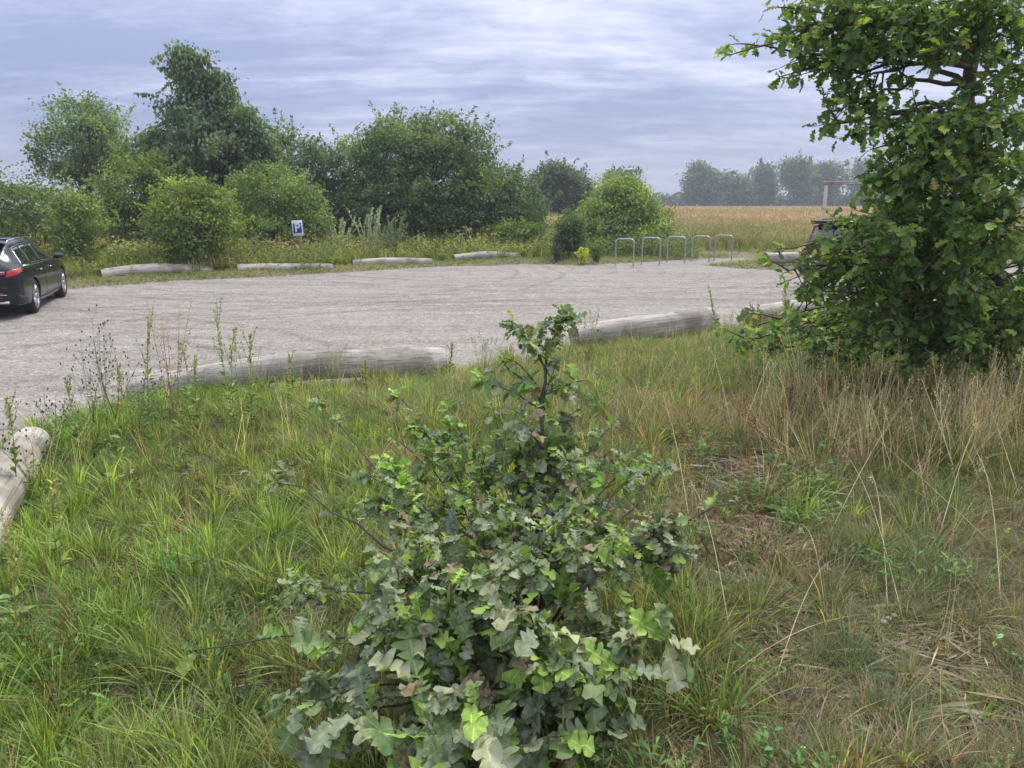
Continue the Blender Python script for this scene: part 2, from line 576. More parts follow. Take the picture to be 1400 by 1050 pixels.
def ground_mat():
    m, t = new_mat('soil_and_litter')
    geo = t.n('ShaderNodeNewGeometry')
    P = geo.outputs['Position']
    n1 = t.noise(P, 0.9, 4.0); n2 = t.noise(P, 14.0, 5.0, 0.65); n3 = t.noise(P, 70.0, 3.0, 0.6)
    c = t.ramp(n2, [(0.3, (0.085, 0.066, 0.046)), (0.5, (0.17, 0.14, 0.105)), (0.7, (0.27, 0.235, 0.185))])
    c = t.mix(t.ramp(n1, [(0.42, 0.0), (0.6, 0.55)]), c, (0.075, 0.085, 0.035))
    vo = t.n('ShaderNodeTexVoronoi', i_Scale=55.0); t.inp(vo, 'Vector', P)
    pv = t.n('ShaderNodeSeparateColor'); t.inp(pv, 0, vo.outputs['Color'])
    st = t.math('GREATER_THAN', pv.outputs[0], 0.72)
    c = t.mix(t.math('MULTIPLY', st, 0.6), c, t.mix(pv.outputs[1], (0.19, 0.17, 0.155), (0.42, 0.40, 0.37)))
    # far meadow colour past the verge
    sp = t.n('ShaderNodeSeparateXYZ'); t.inp(sp, 0, P)
    mpp = t.n('ShaderNodeMapping'); t.inp(mpp, 0, P); mpp.inputs['Scale'].default_value = (0.05, 0.12, 1)
    nf = t.noise(mpp.outputs[0], 1.0, 6.0, 0.65)
    fc = t.ramp(nf, [(0.35, (0.13, 0.145, 0.05)), (0.5, (0.26, 0.20, 0.10)), (0.65, (0.33, 0.235, 0.13))])
    nn = t.noise(P, 2.0, 5.0, 0.7)
    fc = t.mix(1.0, fc, t.ramp(nn, [(0.3, 0.7), (0.7, 1.25)]), 'MULTIPLY')
    ff = t.math('MULTIPLY_ADD', sp.outputs[1], 0.08, -2.4, clamp=True)
    c = t.mix(ff, c, fc)
    b = t.n('ShaderNodeBsdfPrincipled', i_Base_Color=c, i_Roughness=0.95)
    b.inputs['Specular IOR Level'].default_value = 0.15
    bp = t.n('ShaderNodeBump', i_Strength=0.8, i_Distance=0.02)
    t.inp(bp, 'Height', t.math('ADD', n2, t.math('MULTIPLY', n3, 0.5)))
    t.inp(b, 'Normal', bp.outputs[0])
    finish(t, b.outputs[0])
    return m


def gravel_mat():
    m, t = new_mat('fine_gravel')
    geo = t.n('ShaderNodeNewGeometry'); P = geo.outputs['Position']
    vo = t.n('ShaderNodeTexVoronoi', i_Scale=34.0); t.inp(vo, 'Vector', P)
    sc_ = t.n('ShaderNodeSeparateColor'); t.inp(sc_, 0, vo.outputs['Color'])
    vo2 = t.n('ShaderNodeTexVoronoi', i_Scale=13.0); t.inp(vo2, 'Vector', P)
    sc2 = t.n('ShaderNodeSeparateColor'); t.inp(sc2, 0, vo2.outputs['Color'])
    g = t.math('ADD', t.math('MULTIPLY', sc_.outputs[0], 0.66), t.math('MULTIPLY', sc2.outputs[0], 0.34))
    c = t.ramp(g, [(0.08, (0.205, 0.184, 0.168)), (0.35, (0.300, 0.275, 0.252)), (0.7, (0.358, 0.330, 0.305)), (0.96, (0.48, 0.45, 0.42))])
    # worn bands where wheels turned: looser, darker stone
    mp = t.n('ShaderNodeMapping'); t.inp(mp, 0, P)
    mp.inputs['Scale'].default_value = (0.10, 1.1, 1); mp.inputs['Rotation'].default_value = (0, 0, R(-14))
    b1 = t.noise(mp.outputs[0], 1.3, 5.0, 0.6, 0.8)
    mp2 = t.n('ShaderNodeMapping'); t.inp(mp2, 0, P); mp2.inputs['Location'].default_value = (2.0, -27.0, 0)
    wv = t.n('ShaderNodeTexWave', wave_type='RINGS', rings_direction='Z', i_Scale=0.42, i_Distortion=3.5, i_Detail=3.0, i_Detail_Scale=0.7)
    t.inp(wv, 'Vector', mp2.outputs[0])
    big = t.noise(P, 0.22, 3.0)
    dk = t.math('MULTIPLY', t.ramp(b1, [(0.40, 1.0), (0.54, 0.0)]), 0.34)
    dk2 = t.math('MULTIPLY', t.math('MULTIPLY', t.ramp(wv.outputs[1], [(0.62, 0.0), (0.9, 1.0)]), t.ramp(big, [(0.42, 0.0), (0.6, 1.0)])), 0.30)
    c = t.mix(t.math('ADD', dk, dk2, clamp=True), c, t.mix(1.0, c, (0.60, 0.57, 0.56), 'MULTIPLY'))
    trk = None
    br = t.noise(P, 2.6, 5.0, 0.7)
    for cx, cy, r_ in ((-3.5, 32.0, 13.2), (-3.5, 32.0, 14.7), (1.5, 6.0, 11.0), (1.5, 6.0, 12.5), (-9.0, 25.0, 9.0), (-9.0, 25.0, 10.5), (6.0, 40.0, 19.5), (6.0, 40.0, 21.0), (-14, 2, 13.6), (-14, 2, 15.1), (0, 60, 37.5), (0, 60, 39.0), (4, -10, 28.0), (4, -10, 29.6)):
        dn = t.n('ShaderNodeVectorMath', operation='DISTANCE'); t.inp(dn, 0, P); dn.inputs[1].default_value = (cx, cy, 0)
        q = t.math('ABSOLUTE', t.math('SUBTRACT', t.math('MULTIPLY_ADD', big, 1.6, dn.outputs['Value']), r_ + .8))
        q = t.math('SUBTRACT', 1.0, t.math('MULTIPLY', q, 6.0), clamp=True)
        trk = q if trk is None else t.math('MAXIMUM', trk, q)
    trk = t.math('MULTIPLY', trk, t.ramp(br, [(0.36, 0.0), (0.52, 0.60)]))
    c = t.mix(trk, c, t.mix(1.0, c, (0.58, 0.56, 0.54), 'MULTIPLY'))
    mid = t.noise(P, 1.7, 4.0, 0.6)
    c = t.mix(1.0, c, t.ramp(mid, [(0.3, 0.88), (0.7, 1.1)]), 'MULTIPLY')
    b = t.n('ShaderNodeBsdfPrincipled', i_Base_Color=c, i_Roughness=0.93)
    b.inputs['Specular IOR Level'].default_value = 0.2
    bp = t.n('ShaderNodeBump', i_Strength=0.9, i_Distance=0.02)
    t.inp(bp, 'Height', t.math('ADD', vo.outputs['Distance'], t.math('MULTIPLY', b1, 1.2)))
    t.inp(b, 'Normal', bp.outputs[0])
    finish(t, b.outputs[0])
    return m


M['ground'] = ground_mat()
M['gravel'] = gravel_mat()


# ------------------------------------------------------------------ ground sheets
def grid_mesh(xs, ys, zf, name, mat):
    X, Y = np.meshgrid(xs, ys, indexing='ij')
    Z = zf(X.ravel(), Y.ravel()).reshape(X.shape)
    V = np.stack([X, Y, Z], 2).reshape(-1, 3)
    nx, ny = len(xs), len(ys)
    i, j = np.meshgrid(np.arange(nx - 1), np.arange(ny - 1), indexing='ij')
    i = i.ravel(); j = j.ravel()
    F = np.stack([i * ny + j, (i + 1) * ny + j, (i + 1) * ny + j + 1, i * ny + j + 1], 1)
    return mk(name, V, F, mat, smooth=True)


xs = np.concatenate([[-560, -300, -160, -90, -55], np.arange(-38, -8, 0.6), np.arange(-8, 9, 0.085), np.arange(9, 40, 0.6), [55, 90, 160, 300, 560]])
ys = np.concatenate([[-60, -30, -12], np.arange(-5, 1, 0.4), np.arange(1, 17, 0.085), np.arange(17, 40, 0.4), [44, 50, 58, 70, 90, 120, 170, 260, 400, 600, 900]])
g = obj('ground', grid_mesh(xs, ys, hgt, 'ground', M['ground']))
tag(g, 'grassy bank and meadow soil round the gravel car park', kind='structure')


def park_z(x, y):
    return 0.010 * vnoise(x * 0.35, y * 0.35, 8) + 0.004 * vnoise(x * 2, y * 2, 9)


xs = np.arange(-36, 46, 0.5); ys = np.arange(-10, 34, 0.5)
p = grid_mesh(xs, ys, park_z, 'car_park', M['gravel'])
# keep only the cells near the outline
import bmesh
bm = bmesh.new(); bm.from_mesh(p)
cen = np.array([f.calc_center_median()[:2] for f in bm.faces])
sd = poly_sd(cen[:, 0], cen[:, 1], PARK)
bm.faces.ensure_lookup_table()
bmesh.ops.delete(bm, geom=[bm.faces[i] for i in np.where(sd < -0.9)[0]], context='FACES')
bm.to_mesh(p); bm.free()
o = obj('car_park', p)
tag(o, 'pale pinkish grey gravel car park with turning tyre marks', kind='structure')


# ------------------------------------------------------------------ logs
def log(a, b, r0, r1, label, bend=0.0, lift=0.0, seed=0, group='weathered logs edging the car park'):
    a = np.array(a, float); b = np.array(b, float)
    d = b - a; L = np.linalg.norm(d)
    root = empty('log', tuple(a))
    root.rotation_euler = Vector(d).to_track_quat('X', 'Z').to_euler()
    n = 34; seg = 20
    t = np.linspace(0, 1, n)
    V = []
    rs = np.random.default_rng(seed)
    ph = rs.random(6) * 6.28
    for i, ti in enumerate(t):
        an = np.linspace(0, 2 * math.pi, seg, endpoint=False)
        rad = r0 + (r1 - r0) * ti
        rad = rad * (1 + 0.05 * np.sin(3 * an + ph[0] + 2 * ti) + 0.035 * np.sin(2 * an + ph[1] + 5 * ti) + 0.03 * math.sin(9 * ti + ph[2]) + 0.02 * math.sin(23 * ti + ph[3]))
        edge = min(i, n - 1 - i)
        if edge == 0: rad = rad * 0.93
        cy = bend * math.sin(math.pi * ti) * 0.6
        cz = lift * math.sin(math.pi * ti * 1.1) + 0.01 * math.sin(7 * ti + ph[4])
        x = ti * L + (0.012 if i == 1 else 0) - (0.012 if i == n - 2 else 0) if edge else ti * L
        V.append(np.stack([np.full(seg, x), cy + rad * np.cos(an), cz + rad * np.sin(an)], 1))
    V = np.concatenate(V)
    i, j = np.meshgrid(np.arange(n - 1), np.arange(seg), indexing='ij'); i = i.ravel(); j = j.ravel(); k = (j + 1) % seg
    F = np.stack([i * seg + j, (i + 1) * seg + j, (i + 1) * seg + k, i * seg + k], 1)
    obj('wood', mk('wood', V, F, M['log'], smooth=True), root)
    for e, base in ((0, 0), (1, (n - 1) * seg)):
        ring = V[base:base + seg]
        c = ring.mean(0)
        inner = c + (ring - c) * 0.5 + np.array([(-1 if e == 0 else 1) * 0.004, 0, 0])
        VV = np.concatenate([ring, inner, [c]])
        k1 = (np.arange(seg) + 1) % seg
        Q = np.stack([np.arange(seg), k1, seg + k1, seg + np.arange(seg)], 1)
        T = np.stack([seg + np.arange(seg), seg + k1, np.full(seg, 2 * seg)], 1)
        if e == 0: Q = Q[:, ::-1]; T = T[:, ::-1]
        obj('end_face', mk('end_face', VV, [Q, T], M['log_end']), root)
    tag(root, label, 'log', group)
    return root


def logpx(p0, p1, r0, r1, label, z0=None, z1=None, **kw):
    """p0/p1 photo pixels of the log's foot line"""
    a = gp(*p0); b = gp(*p1)
    a = np.array([a[0], a[1], r0 * 0.82 + max(a[2], 0) * 0.6 if z0 is None else z0]); b = np.array([b[0], b[1], r1 * 0.82 + max(b[2], 0) * 0.6 if z1 is None else z1])
    return log(a, b, r0, r1, label, **kw)


log((-2.70, 3.0, .24), (-4.30, 6.60, .12), .20, .145, 'thick bleached log running out of the frame on the left of the grass', bend=0.05, seed=1)
log((-4.45, 8.65, .10), (-0.86, 9.66, .25), .145, .19, 'long curved grey log across the middle behind the tall seeding weeds', bend=-0.16, lift=0.09, seed=2)
log((0.95, 11.65, .20), (3.33, 12.75, .30), .18, .215, 'shorter grey log with a dark sawn end behind the mildewed oak sapling', bend=-0.05, lift=0.02, seed=3)
log((4.35, 14.15, .18), (7.3, 15.60, .24), .17, .15, 'pale log partly under the oak branches beyond the brown dock heads', bend=-0.05, lift=0.04, seed=4)
def farlog(p0, p1, Y0, Y1, r, label, **kw):
    a = atY(p0[0], p0[1] - 3, Y0); b = atY(p1[0], p1[1] - 3, Y1); r += .03; a[2] += .05; b[2] += .05
    return log(a, b, r, r * 0.95, label, **kw)
farlog((55, 386), (100, 385), 21.2, 22.3, .16, 'log end poking out just past the front wheel of the black estate car', seed=5)
farlog((138, 382), (290, 375), 22.6, 24.6, .15, 'bowed bleached log on the far verge nearest the black estate car', lift=.10, seed=6)
farlog((325, 374), (455, 372), 24.8, 25.8, .14, 'straight pale log on the far verge in front of the parking sign', lift=.03, seed=7)
farlog((482, 366), (590, 363), 27.3, 28.3, .12, 'thin pale log on the far verge below the silvery mugwort', lift=.04, seed=8)
farlog((620, 358), (710, 355), 29.3, 30.6, .14, 'last log of the far row, left of the yellow flowers', lift=.05, seed=9)
farlog((1046, 357), (1120, 357), 27.0, 27.4, .17, 'short pale log on the grass strip beside the oak leaves', seed=10)


# ------------------------------------------------------------------ bicycle stands
M['steel'] = simple('galvanised_steel', (0.40, 0.42, 0.45), 0.42, metal=0.7, noise=0.2, scale=9)
rack_px = [((841, 364), (866, 366), 'nearest'), ((877, 362), (902, 363), ''), ((911, 359), (937, 361), ''), ((944, 357), (971, 360), ''), ((975, 355), (1002, 358), '')]
rack_lab = ['leftmost grey steel hoop bicycle stand, next to the round bush', 'second hoop bicycle stand from the round bush', 'middle one of the five hoop bicycle stands',
            'second hoop bicycle stand from the grass strip end', 'rightmost hoop bicycle stand, farthest from the round bush']
for (p0, p1, _), lab in zip(rack_px, rack_lab):
    d0 = ray(*p0); d1 = ray(*p1)
    a = d0 * (-CAM_H / d0[2]); b = d1 * (-CAM_H / d1[2])
    a[2] = b[2] = 0
    L = 0.68; mid = (a + b) / 2; dv = (b - a)
    dv = np.array([0.80, -0.45, 0]); dv /= np.linalg.norm(dv)
    H = 0.98; rr = 0.13
    pts = [(-L / 2, -0.05)] + [(-L / 2, z) for z in np.linspace(0.2, H - rr, 4)]
    pts += [(-L / 2 + rr - rr * math.cos(q), H - rr + rr * math.sin(q)) for q in np.linspace(0.3, math.pi / 2, 5)]
    pts += [(-x, z) for x, z in pts[::-1]]
    P3 = [(x, 0, z) for x, z in pts]
    root = empty('bicycle_stand', (mid[0], mid[1], 0.0), math.atan2(dv[1], dv[0]) + random.uniform(-.04, .04))
    mb = MB(); mb.tube(P3, 0.026, 10); mb.build('hoop', M['steel'], root, True)
    for s in (-1, 1):
        mb = MB(); mb.lathe([(0.026, 0.03), (0.052, 0.022), (0.055, 0.0), (0.055, -0.01)], 14, Matrix.Translation((s * L / 2, 0, 0.006)))
        mb.build('foot_collar', M['steel'], root, True)
    tag(root, lab, 'bicycle stand', 'steel hoop bicycle stands')


# ------------------------------------------------------------------ parking sign
M['sign_white'] = simple('white_sign_enamel', (0.74, 0.76, 0.80), 0.35, noise=0.04)
M['sign_blue'] = simple('blue_sign_film', (0.018, 0.062, 0.30), 0.4, noise=0.06)
M['post_wood'] = simple('tan_post_wood', (0.30, 0.19, 0.11), 0.85, noise=0.3, scale=18, bump=0.4)
sb = atY(412, 346, 26.3)
root = empty('parking_sign', (sb[0], sb[1], 0.05), R(-6))
root.rotation_euler = (0, R(-3.2), R(-6))
mb = MB(); mb.box((0.03, 0.03, 0.62), (0.045, 0.03, 0.68), bev=0.006); mb.build('post', M['post_wood'], root)
top = 1.60; sw, sh = 0.185, 0.255
mb = MB(); mb.box((0, -0.012, top - sh), (sw, 0.008, sh), bev=0.003); mb.build('plate', M['sign_white'], root)
mb = MB(); mb.box((0, -0.0225, top - sh - 0.0), (sw * 0.78, 0.0015, sw * 0.86)); bp_ = mb.build('blue_panel', M['sign_blue'], root)
cu = bpy.data.curves.new('p_letter', 'FONT'); cu.body = 'P'; cu.size = 0.40; cu.extrude = 0.001; cu.offset = 0.008
cu.align_x = 'CENTER'; cu.align_y = 'CENTER'
tmp = bpy.data.objects.new('letter', cu)
COL.objects.link(tmp)
me = bpy.data.meshes.new_from_object(tmp.evaluated_get(bpy.context.evaluated_depsgraph_get()))
bpy.data.objects.remove(tmp)
me.materials.clear(); me.materials.append(M['sign_white'])
lt = obj('letter', me, bp_, (0, -0.0255, top - sh)); lt.rotation_euler = (R(90), 0, 0)
tag(root, 'white plate with a blue P on a leaning wooden post before the bushes', 'sign')

# ------------------------------------------------------------------ wooden height frame
M['pale_post'] = simple('pale_sawn_timber', (0.58, 0.48, 0.38), 0.8, noise=0.25, scale=12, bump=0.4)
fb = atY(1121, 350, 31.0)
root = empty('timber_frame', (fb[0], fb[1], 0), R(-14))
ht = 2.2 + (278 - 251) / 1050 * 31.0
W = 3.6
for x in (0, W):
    mb = MB(); mb.box((x, 0, ht / 2 - 0.1), (0.062, 0.062, ht / 2 + 0.0), bev=0.012); mb.build('post', M['pale_post'], root)
mb = MB(); mb.box((W / 2, 0, ht - 0.02), (W / 2 + 0.14, 0.07, 0.065), bev=0.012); mb.build('crossbeam', M['log'], root)
tag(root, 'tall pale timber gateway frame standing against the dry field', 'gateway frame')


# ------------------------------------------------------------------ cars
M['car_black'] = simple('black_car_paint', (0.006, 0.007, 0.010), 0.25, noise=0.1, coat=0.35, spec=0.35)
M['car_red'] = simple('dark_red_car_paint', (0.070, 0.012, 0.010), 0.3, noise=0.1, coat=0.35, spec=0.3)
M['glass'] = simple('dark_car_glass', (0.012, 0.016, 0.018), 0.04, noise=0.1, coat=0.6, spec=0.9)
M['rubber'] = simple('tyre_rubber', (0.018, 0.018, 0.019), 0.85, noise=0.3, scale=20)
M['plastic'] = simple('black_plastic', (0.02, 0.02, 0.022), 0.55, noise=0.2)
M['alloy'] = simple('alloy_wheel', (0.55, 0.56, 0.58), 0.28, metal=0.9, noise=0.1)
M['chrome'] = simple('chrome_trim', (0.75, 0.76, 0.78), 0.18, metal=1.0, noise=0.05)
M['lamp_red'] = simple('red_lamp_plastic', (0.50, 0.018, 0.022), 0.12, noise=0.2, coat=1.0)
M['lamp_amber'] = simple('amber_lamp_plastic', (0.62, 0.17, 0.03), 0.15, noise=0.2, coat=1.0)
M['lamp_clear'] = simple('clear_lamp_plastic', (0.6, 0.62, 0.65), 0.1, noise=0.1, coat=1.0)


class Body:
    """car body as lofted sections: x forward, y left, z up"""
    def __init__(s, keys):
        s.k = np.array(keys, float)      # x, w, wroof, zb, zmid, zbelt, zroof

    def sec(s, x):
        k = s.k
        v = [np.interp(x, k[:, 0], k[:, i]) for i in range(1, 7)]
        w_, wr, zb, zm, zbelt, zr = v
        cab = np.clip((zr - zbelt) / 0.2, 0, 1)
        P = [(0, zb), (w_ * .86, zb), (w_ * .965, zb + .07), (w_ * .995, zb + (zm - zb) * .55), (w_, zm), (w_ * .985, (zm + zbelt) / 2 + .02), (w_ * .945, zbelt),
             (wr * 1.0 * cab + (1 - cab) * w_ * .90, zr - .075 * cab - .02 * (1 - cab)), (wr * .86 * cab + (1 - cab) * w_ * .72, zr - .012), (wr * .45, zr + .012 * cab + .006), (0, zr + .018 * cab + .01)]
        return np.array(P)

    def pt(s, x, t):
        """t in 0..10 along the half section, catmull-rom"""
        P = s.sec(x); n = len(P)
        i = int(min(max(math.floor(t), 0), n - 2)); f = t - i
        p0 = P[max(i - 1, 0)]; p1 = P[i]; p2 = P[i + 1]; p3 = P[min(i + 2, n - 1)]
        m1 = (p2 - p0) * .38; m2 = (p3 - p1) * .38
        q = (2 * f ** 3 - 3 * f ** 2 + 1) * p1 + (f ** 3 - 2 * f ** 2 + f) * m1 + (-2 * f ** 3 + 3 * f ** 2) * p2 + (f ** 3 - f ** 2) * m2
        return np.array([x, q[0], q[1]])

    def nrm(s, x, t):
        a = s.pt(x + .01, t) - s.pt(x - .01, t); b = s.pt(x, min(t + .03, 10)) - s.pt(x, max(t - .03, 0))
        n = np.cross(a, b); n /= np.linalg.norm(n) + 1e-9
        return n

    def solid(s, mat):
        xs = np.unique(np.concatenate([np.linspace(s.k[0, 0], s.k[-1, 0], 110), s.k[:, 0]]))
        ts = np.linspace(0, 10, 51)
        m = 2 * len(ts) - 2
        V = []
        for x in xs:
            h = [s.pt(x, t) for t in ts]
            full = h + [np.array([q[0], -q[1], q[2]]) for q in h[-2:0:-1]]
            V += full
        n = len(xs)
        i, j = np.meshgrid(np.arange(n - 1), np.arange(m), indexing='ij'); i = i.ravel(); j = j.ravel(); k = (j + 1) % m
        F = np.stack([i * m + j, (i + 1) * m + j, (i + 1) * m + k, i * m + k], 1)
        V = np.array(V)
        faces = F[:, ::-1].tolist() + [list(range(m))] + [list(range((n - 1) * m, n * m))[::-1]]
        me = bpy.data.meshes.new('body'); me.from_pydata(V.tolist(), [], faces); me.update()
        bm = bmesh.new(); bm.from_mesh(me); bmesh.ops.recalc_face_normals(bm, faces=bm.faces); bm.to_mesh(me); bm.free()
        me.materials.append(mat)
        return me

    def patch(s, corners, off, mat, name, parent, side=1, nu=14, nv=6, thick=0.012):
        """corners (x,t): lower-rear, lower-front, upper-front, upper-rear; a panel following the body"""
        c = np.array(corners, float)
        V = []; 
        for lay in (off, off - thick):
            for a in np.linspace(0, 1, nu):
                for b in np.linspace(0, 1, nv):
                    q = (c[0] * (1 - a) + c[1] * a) * (1 - b) + (c[3] * (1 - a) + c[2] * a) * b
                    p_ = s.pt(q[0], q[1]); nn = s.nrm(q[0], q[1])
                    if nn[1] < 0 and q[1] < 8: nn = -nn
                    if q[1] >= 8 and nn[2] < 0: nn = -nn
                    p_ = p_ + nn * lay
                    p_[1] *= side
                    V.append(p_)
        V = np.array(V); K = nu * nv
        i, j = np.meshgrid(np.arange(nu - 1), np.arange(nv - 1), indexing='ij'); i = i.ravel(); j = j.ravel()
        F = np.stack([i * nv + j, (i + 1) * nv + j, (i + 1) * nv + j + 1, i * nv + j + 1], 1)
        bd = [a * nv for a in range(nu)] + [(nu - 1) * nv + b for b in range(1, nv)] + [a * nv + nv - 1 for a in range(nu - 2, -1, -1)] + [b for b in range(nv - 2, 0, -1)]
        bd = np.array(bd); nb = np.roll(bd, -1)
        E = np.stack([bd, nb, nb + K, bd + K], 1)
        me = mk(name, V, [F, F[:, ::-1] + K, E], mat, smooth=False)
        bm = bmesh.new(); bm.from_mesh(me); bmesh.ops.recalc_face_normals(bm, faces=bm.faces)
        for f in bm.faces: f.smooth = len(f.verts) == 4
        bm.to_mesh(me); bm.free()
        return obj(name, me, parent)

    def strip(s, pts, r, mat, name, parent, side=1, off=0.004):
        P_ = []
        for x, t in pts:
            p_ = s.pt(x, t); nn = s.nrm(x, t)
            if nn[1] < 0 and t < 8: nn = -nn
            p_ = p_ + nn * off; p_[1] *= side; P_.append(p_)
        mb = MB(); mb.tube(P_, r, 6)
        return mb.build(name, mat, parent, True)


def make_wheel(r, wd, root, x, side, spokes=5):
    wr_ = bpy.data.objects.new('wheel', None); link(wr_, root)
    wr_.empty_display_size = 0.1
    y = side
    # wheel as an empty part carrying tyre and rim would add a level: tyre is the part, rim its child
    bpy.data.objects.remove(wr_)
    MX = Matrix.Translation((x, y, r)) @ Matrix.Rotation(math.copysign(math.pi / 2, -side), 4, 'X')
    mb = MB()
    ri = r * 0.70; h = wd / 2
    mb.lathe([(ri, -h * .9), (r * .86, -h), (r * .97, -h * .82), (r, -h * .5), (r * 1.0, h * .5), (r * .97, h * .82), (r * .86, h), (ri, h * .9), (ri - .01, h * .6), (ri - .01, -h * .9)], 36, MX)
    ty = mb.build('wheel', M['rubber'], root, True)
    mb = MB()
    mb.lathe([(ri + .004, h * .88), (ri - .012, h * .92), (ri - .022, h * .7), (ri - .03, -h * .2), (ri * .3, -h * .25)], 36, MX)
    for k in range(spokes):
        for da in (-.13, .13):
            a = k * 2 * math.pi / spokes + da
            p0 = np.array([math.cos(a * 1.0 - da * .8) * ri * .16, math.sin(a - da * .8) * ri * .16, h * .62]); p1 = np.array([math.cos(a + da * .5) * (ri - .02), math.sin(a + da * .5) * (ri - .02), h * .78])
            u = (p1 - p0) / np.linalg.norm(p1 - p0); v = np.cross([0, 0, 1], u)
            c = (p0 + p1) / 2; Lh = np.linalg.norm(p1 - p0) / 2
            Rm = np.stack([u, v, np.cross(u, v)], 1)
            V = np.array([[sx * Lh, sy * .017, sz * .012] for sx in (-1, 1) for sy in (-1, 1) for sz in (-1, 1)]) @ Rm.T + c
            V = V @ np.array(MX)[:3, :3].T + np.array(MX)[:3, 3]
            mb.add(V, np.array([[0, 1, 3, 2], [4, 6, 7, 5], [0, 4, 5, 1], [2, 3, 7, 6], [0, 2, 6, 4], [1, 5, 7, 3]]))
    mb.lathe([(0.0, h * .74), (ri * .18, h * .72), (ri * .22, h * .5)], 20, MX)
    mb.build('rim', M['alloy'], ty, False)
    return ty


def cut_arches(me, wheels, r, side_w):
    tmp = bpy.data.objects.new('tmp_body', me); COL.objects.link(tmp)
    cuts = []
    for x in wheels:
        bm = bmesh.new()
        bmesh.ops.create_cone(bm, cap_ends=True, segments=40, radius1=r, radius2=r, depth=side_w * 3, matrix=Matrix.Translation((x, 0, r * .90)) @ Matrix.Rotation(math.pi / 2, 4, 'X'))
        cm = bpy.data.meshes.new('cut'); bm.to_mesh(cm); bm.free()
        c = bpy.data.objects.new('cut', cm); COL.objects.link(c); cuts.append(c)
        md = tmp.modifiers.new('b', 'BOOLEAN'); md.object = c; md.operation = 'DIFFERENCE'; md.solver = 'EXACT'
    bpy.context.view_layer.update()
    res = bpy.data.meshes.new_from_object(tmp.evaluated_get(bpy.context.evaluated_depsgraph_get()))
    for c in cuts: bpy.data.objects.remove(c)
    bpy.data.objects.remove(tmp)
    # smooth shading with sharp edges by angle
    res.polygons.foreach_set('use_smooth', np.ones(len(res.polygons), bool))
    try: res.set_sharp_from_angle(angle=R(35))
    except Exception: pass
    return res


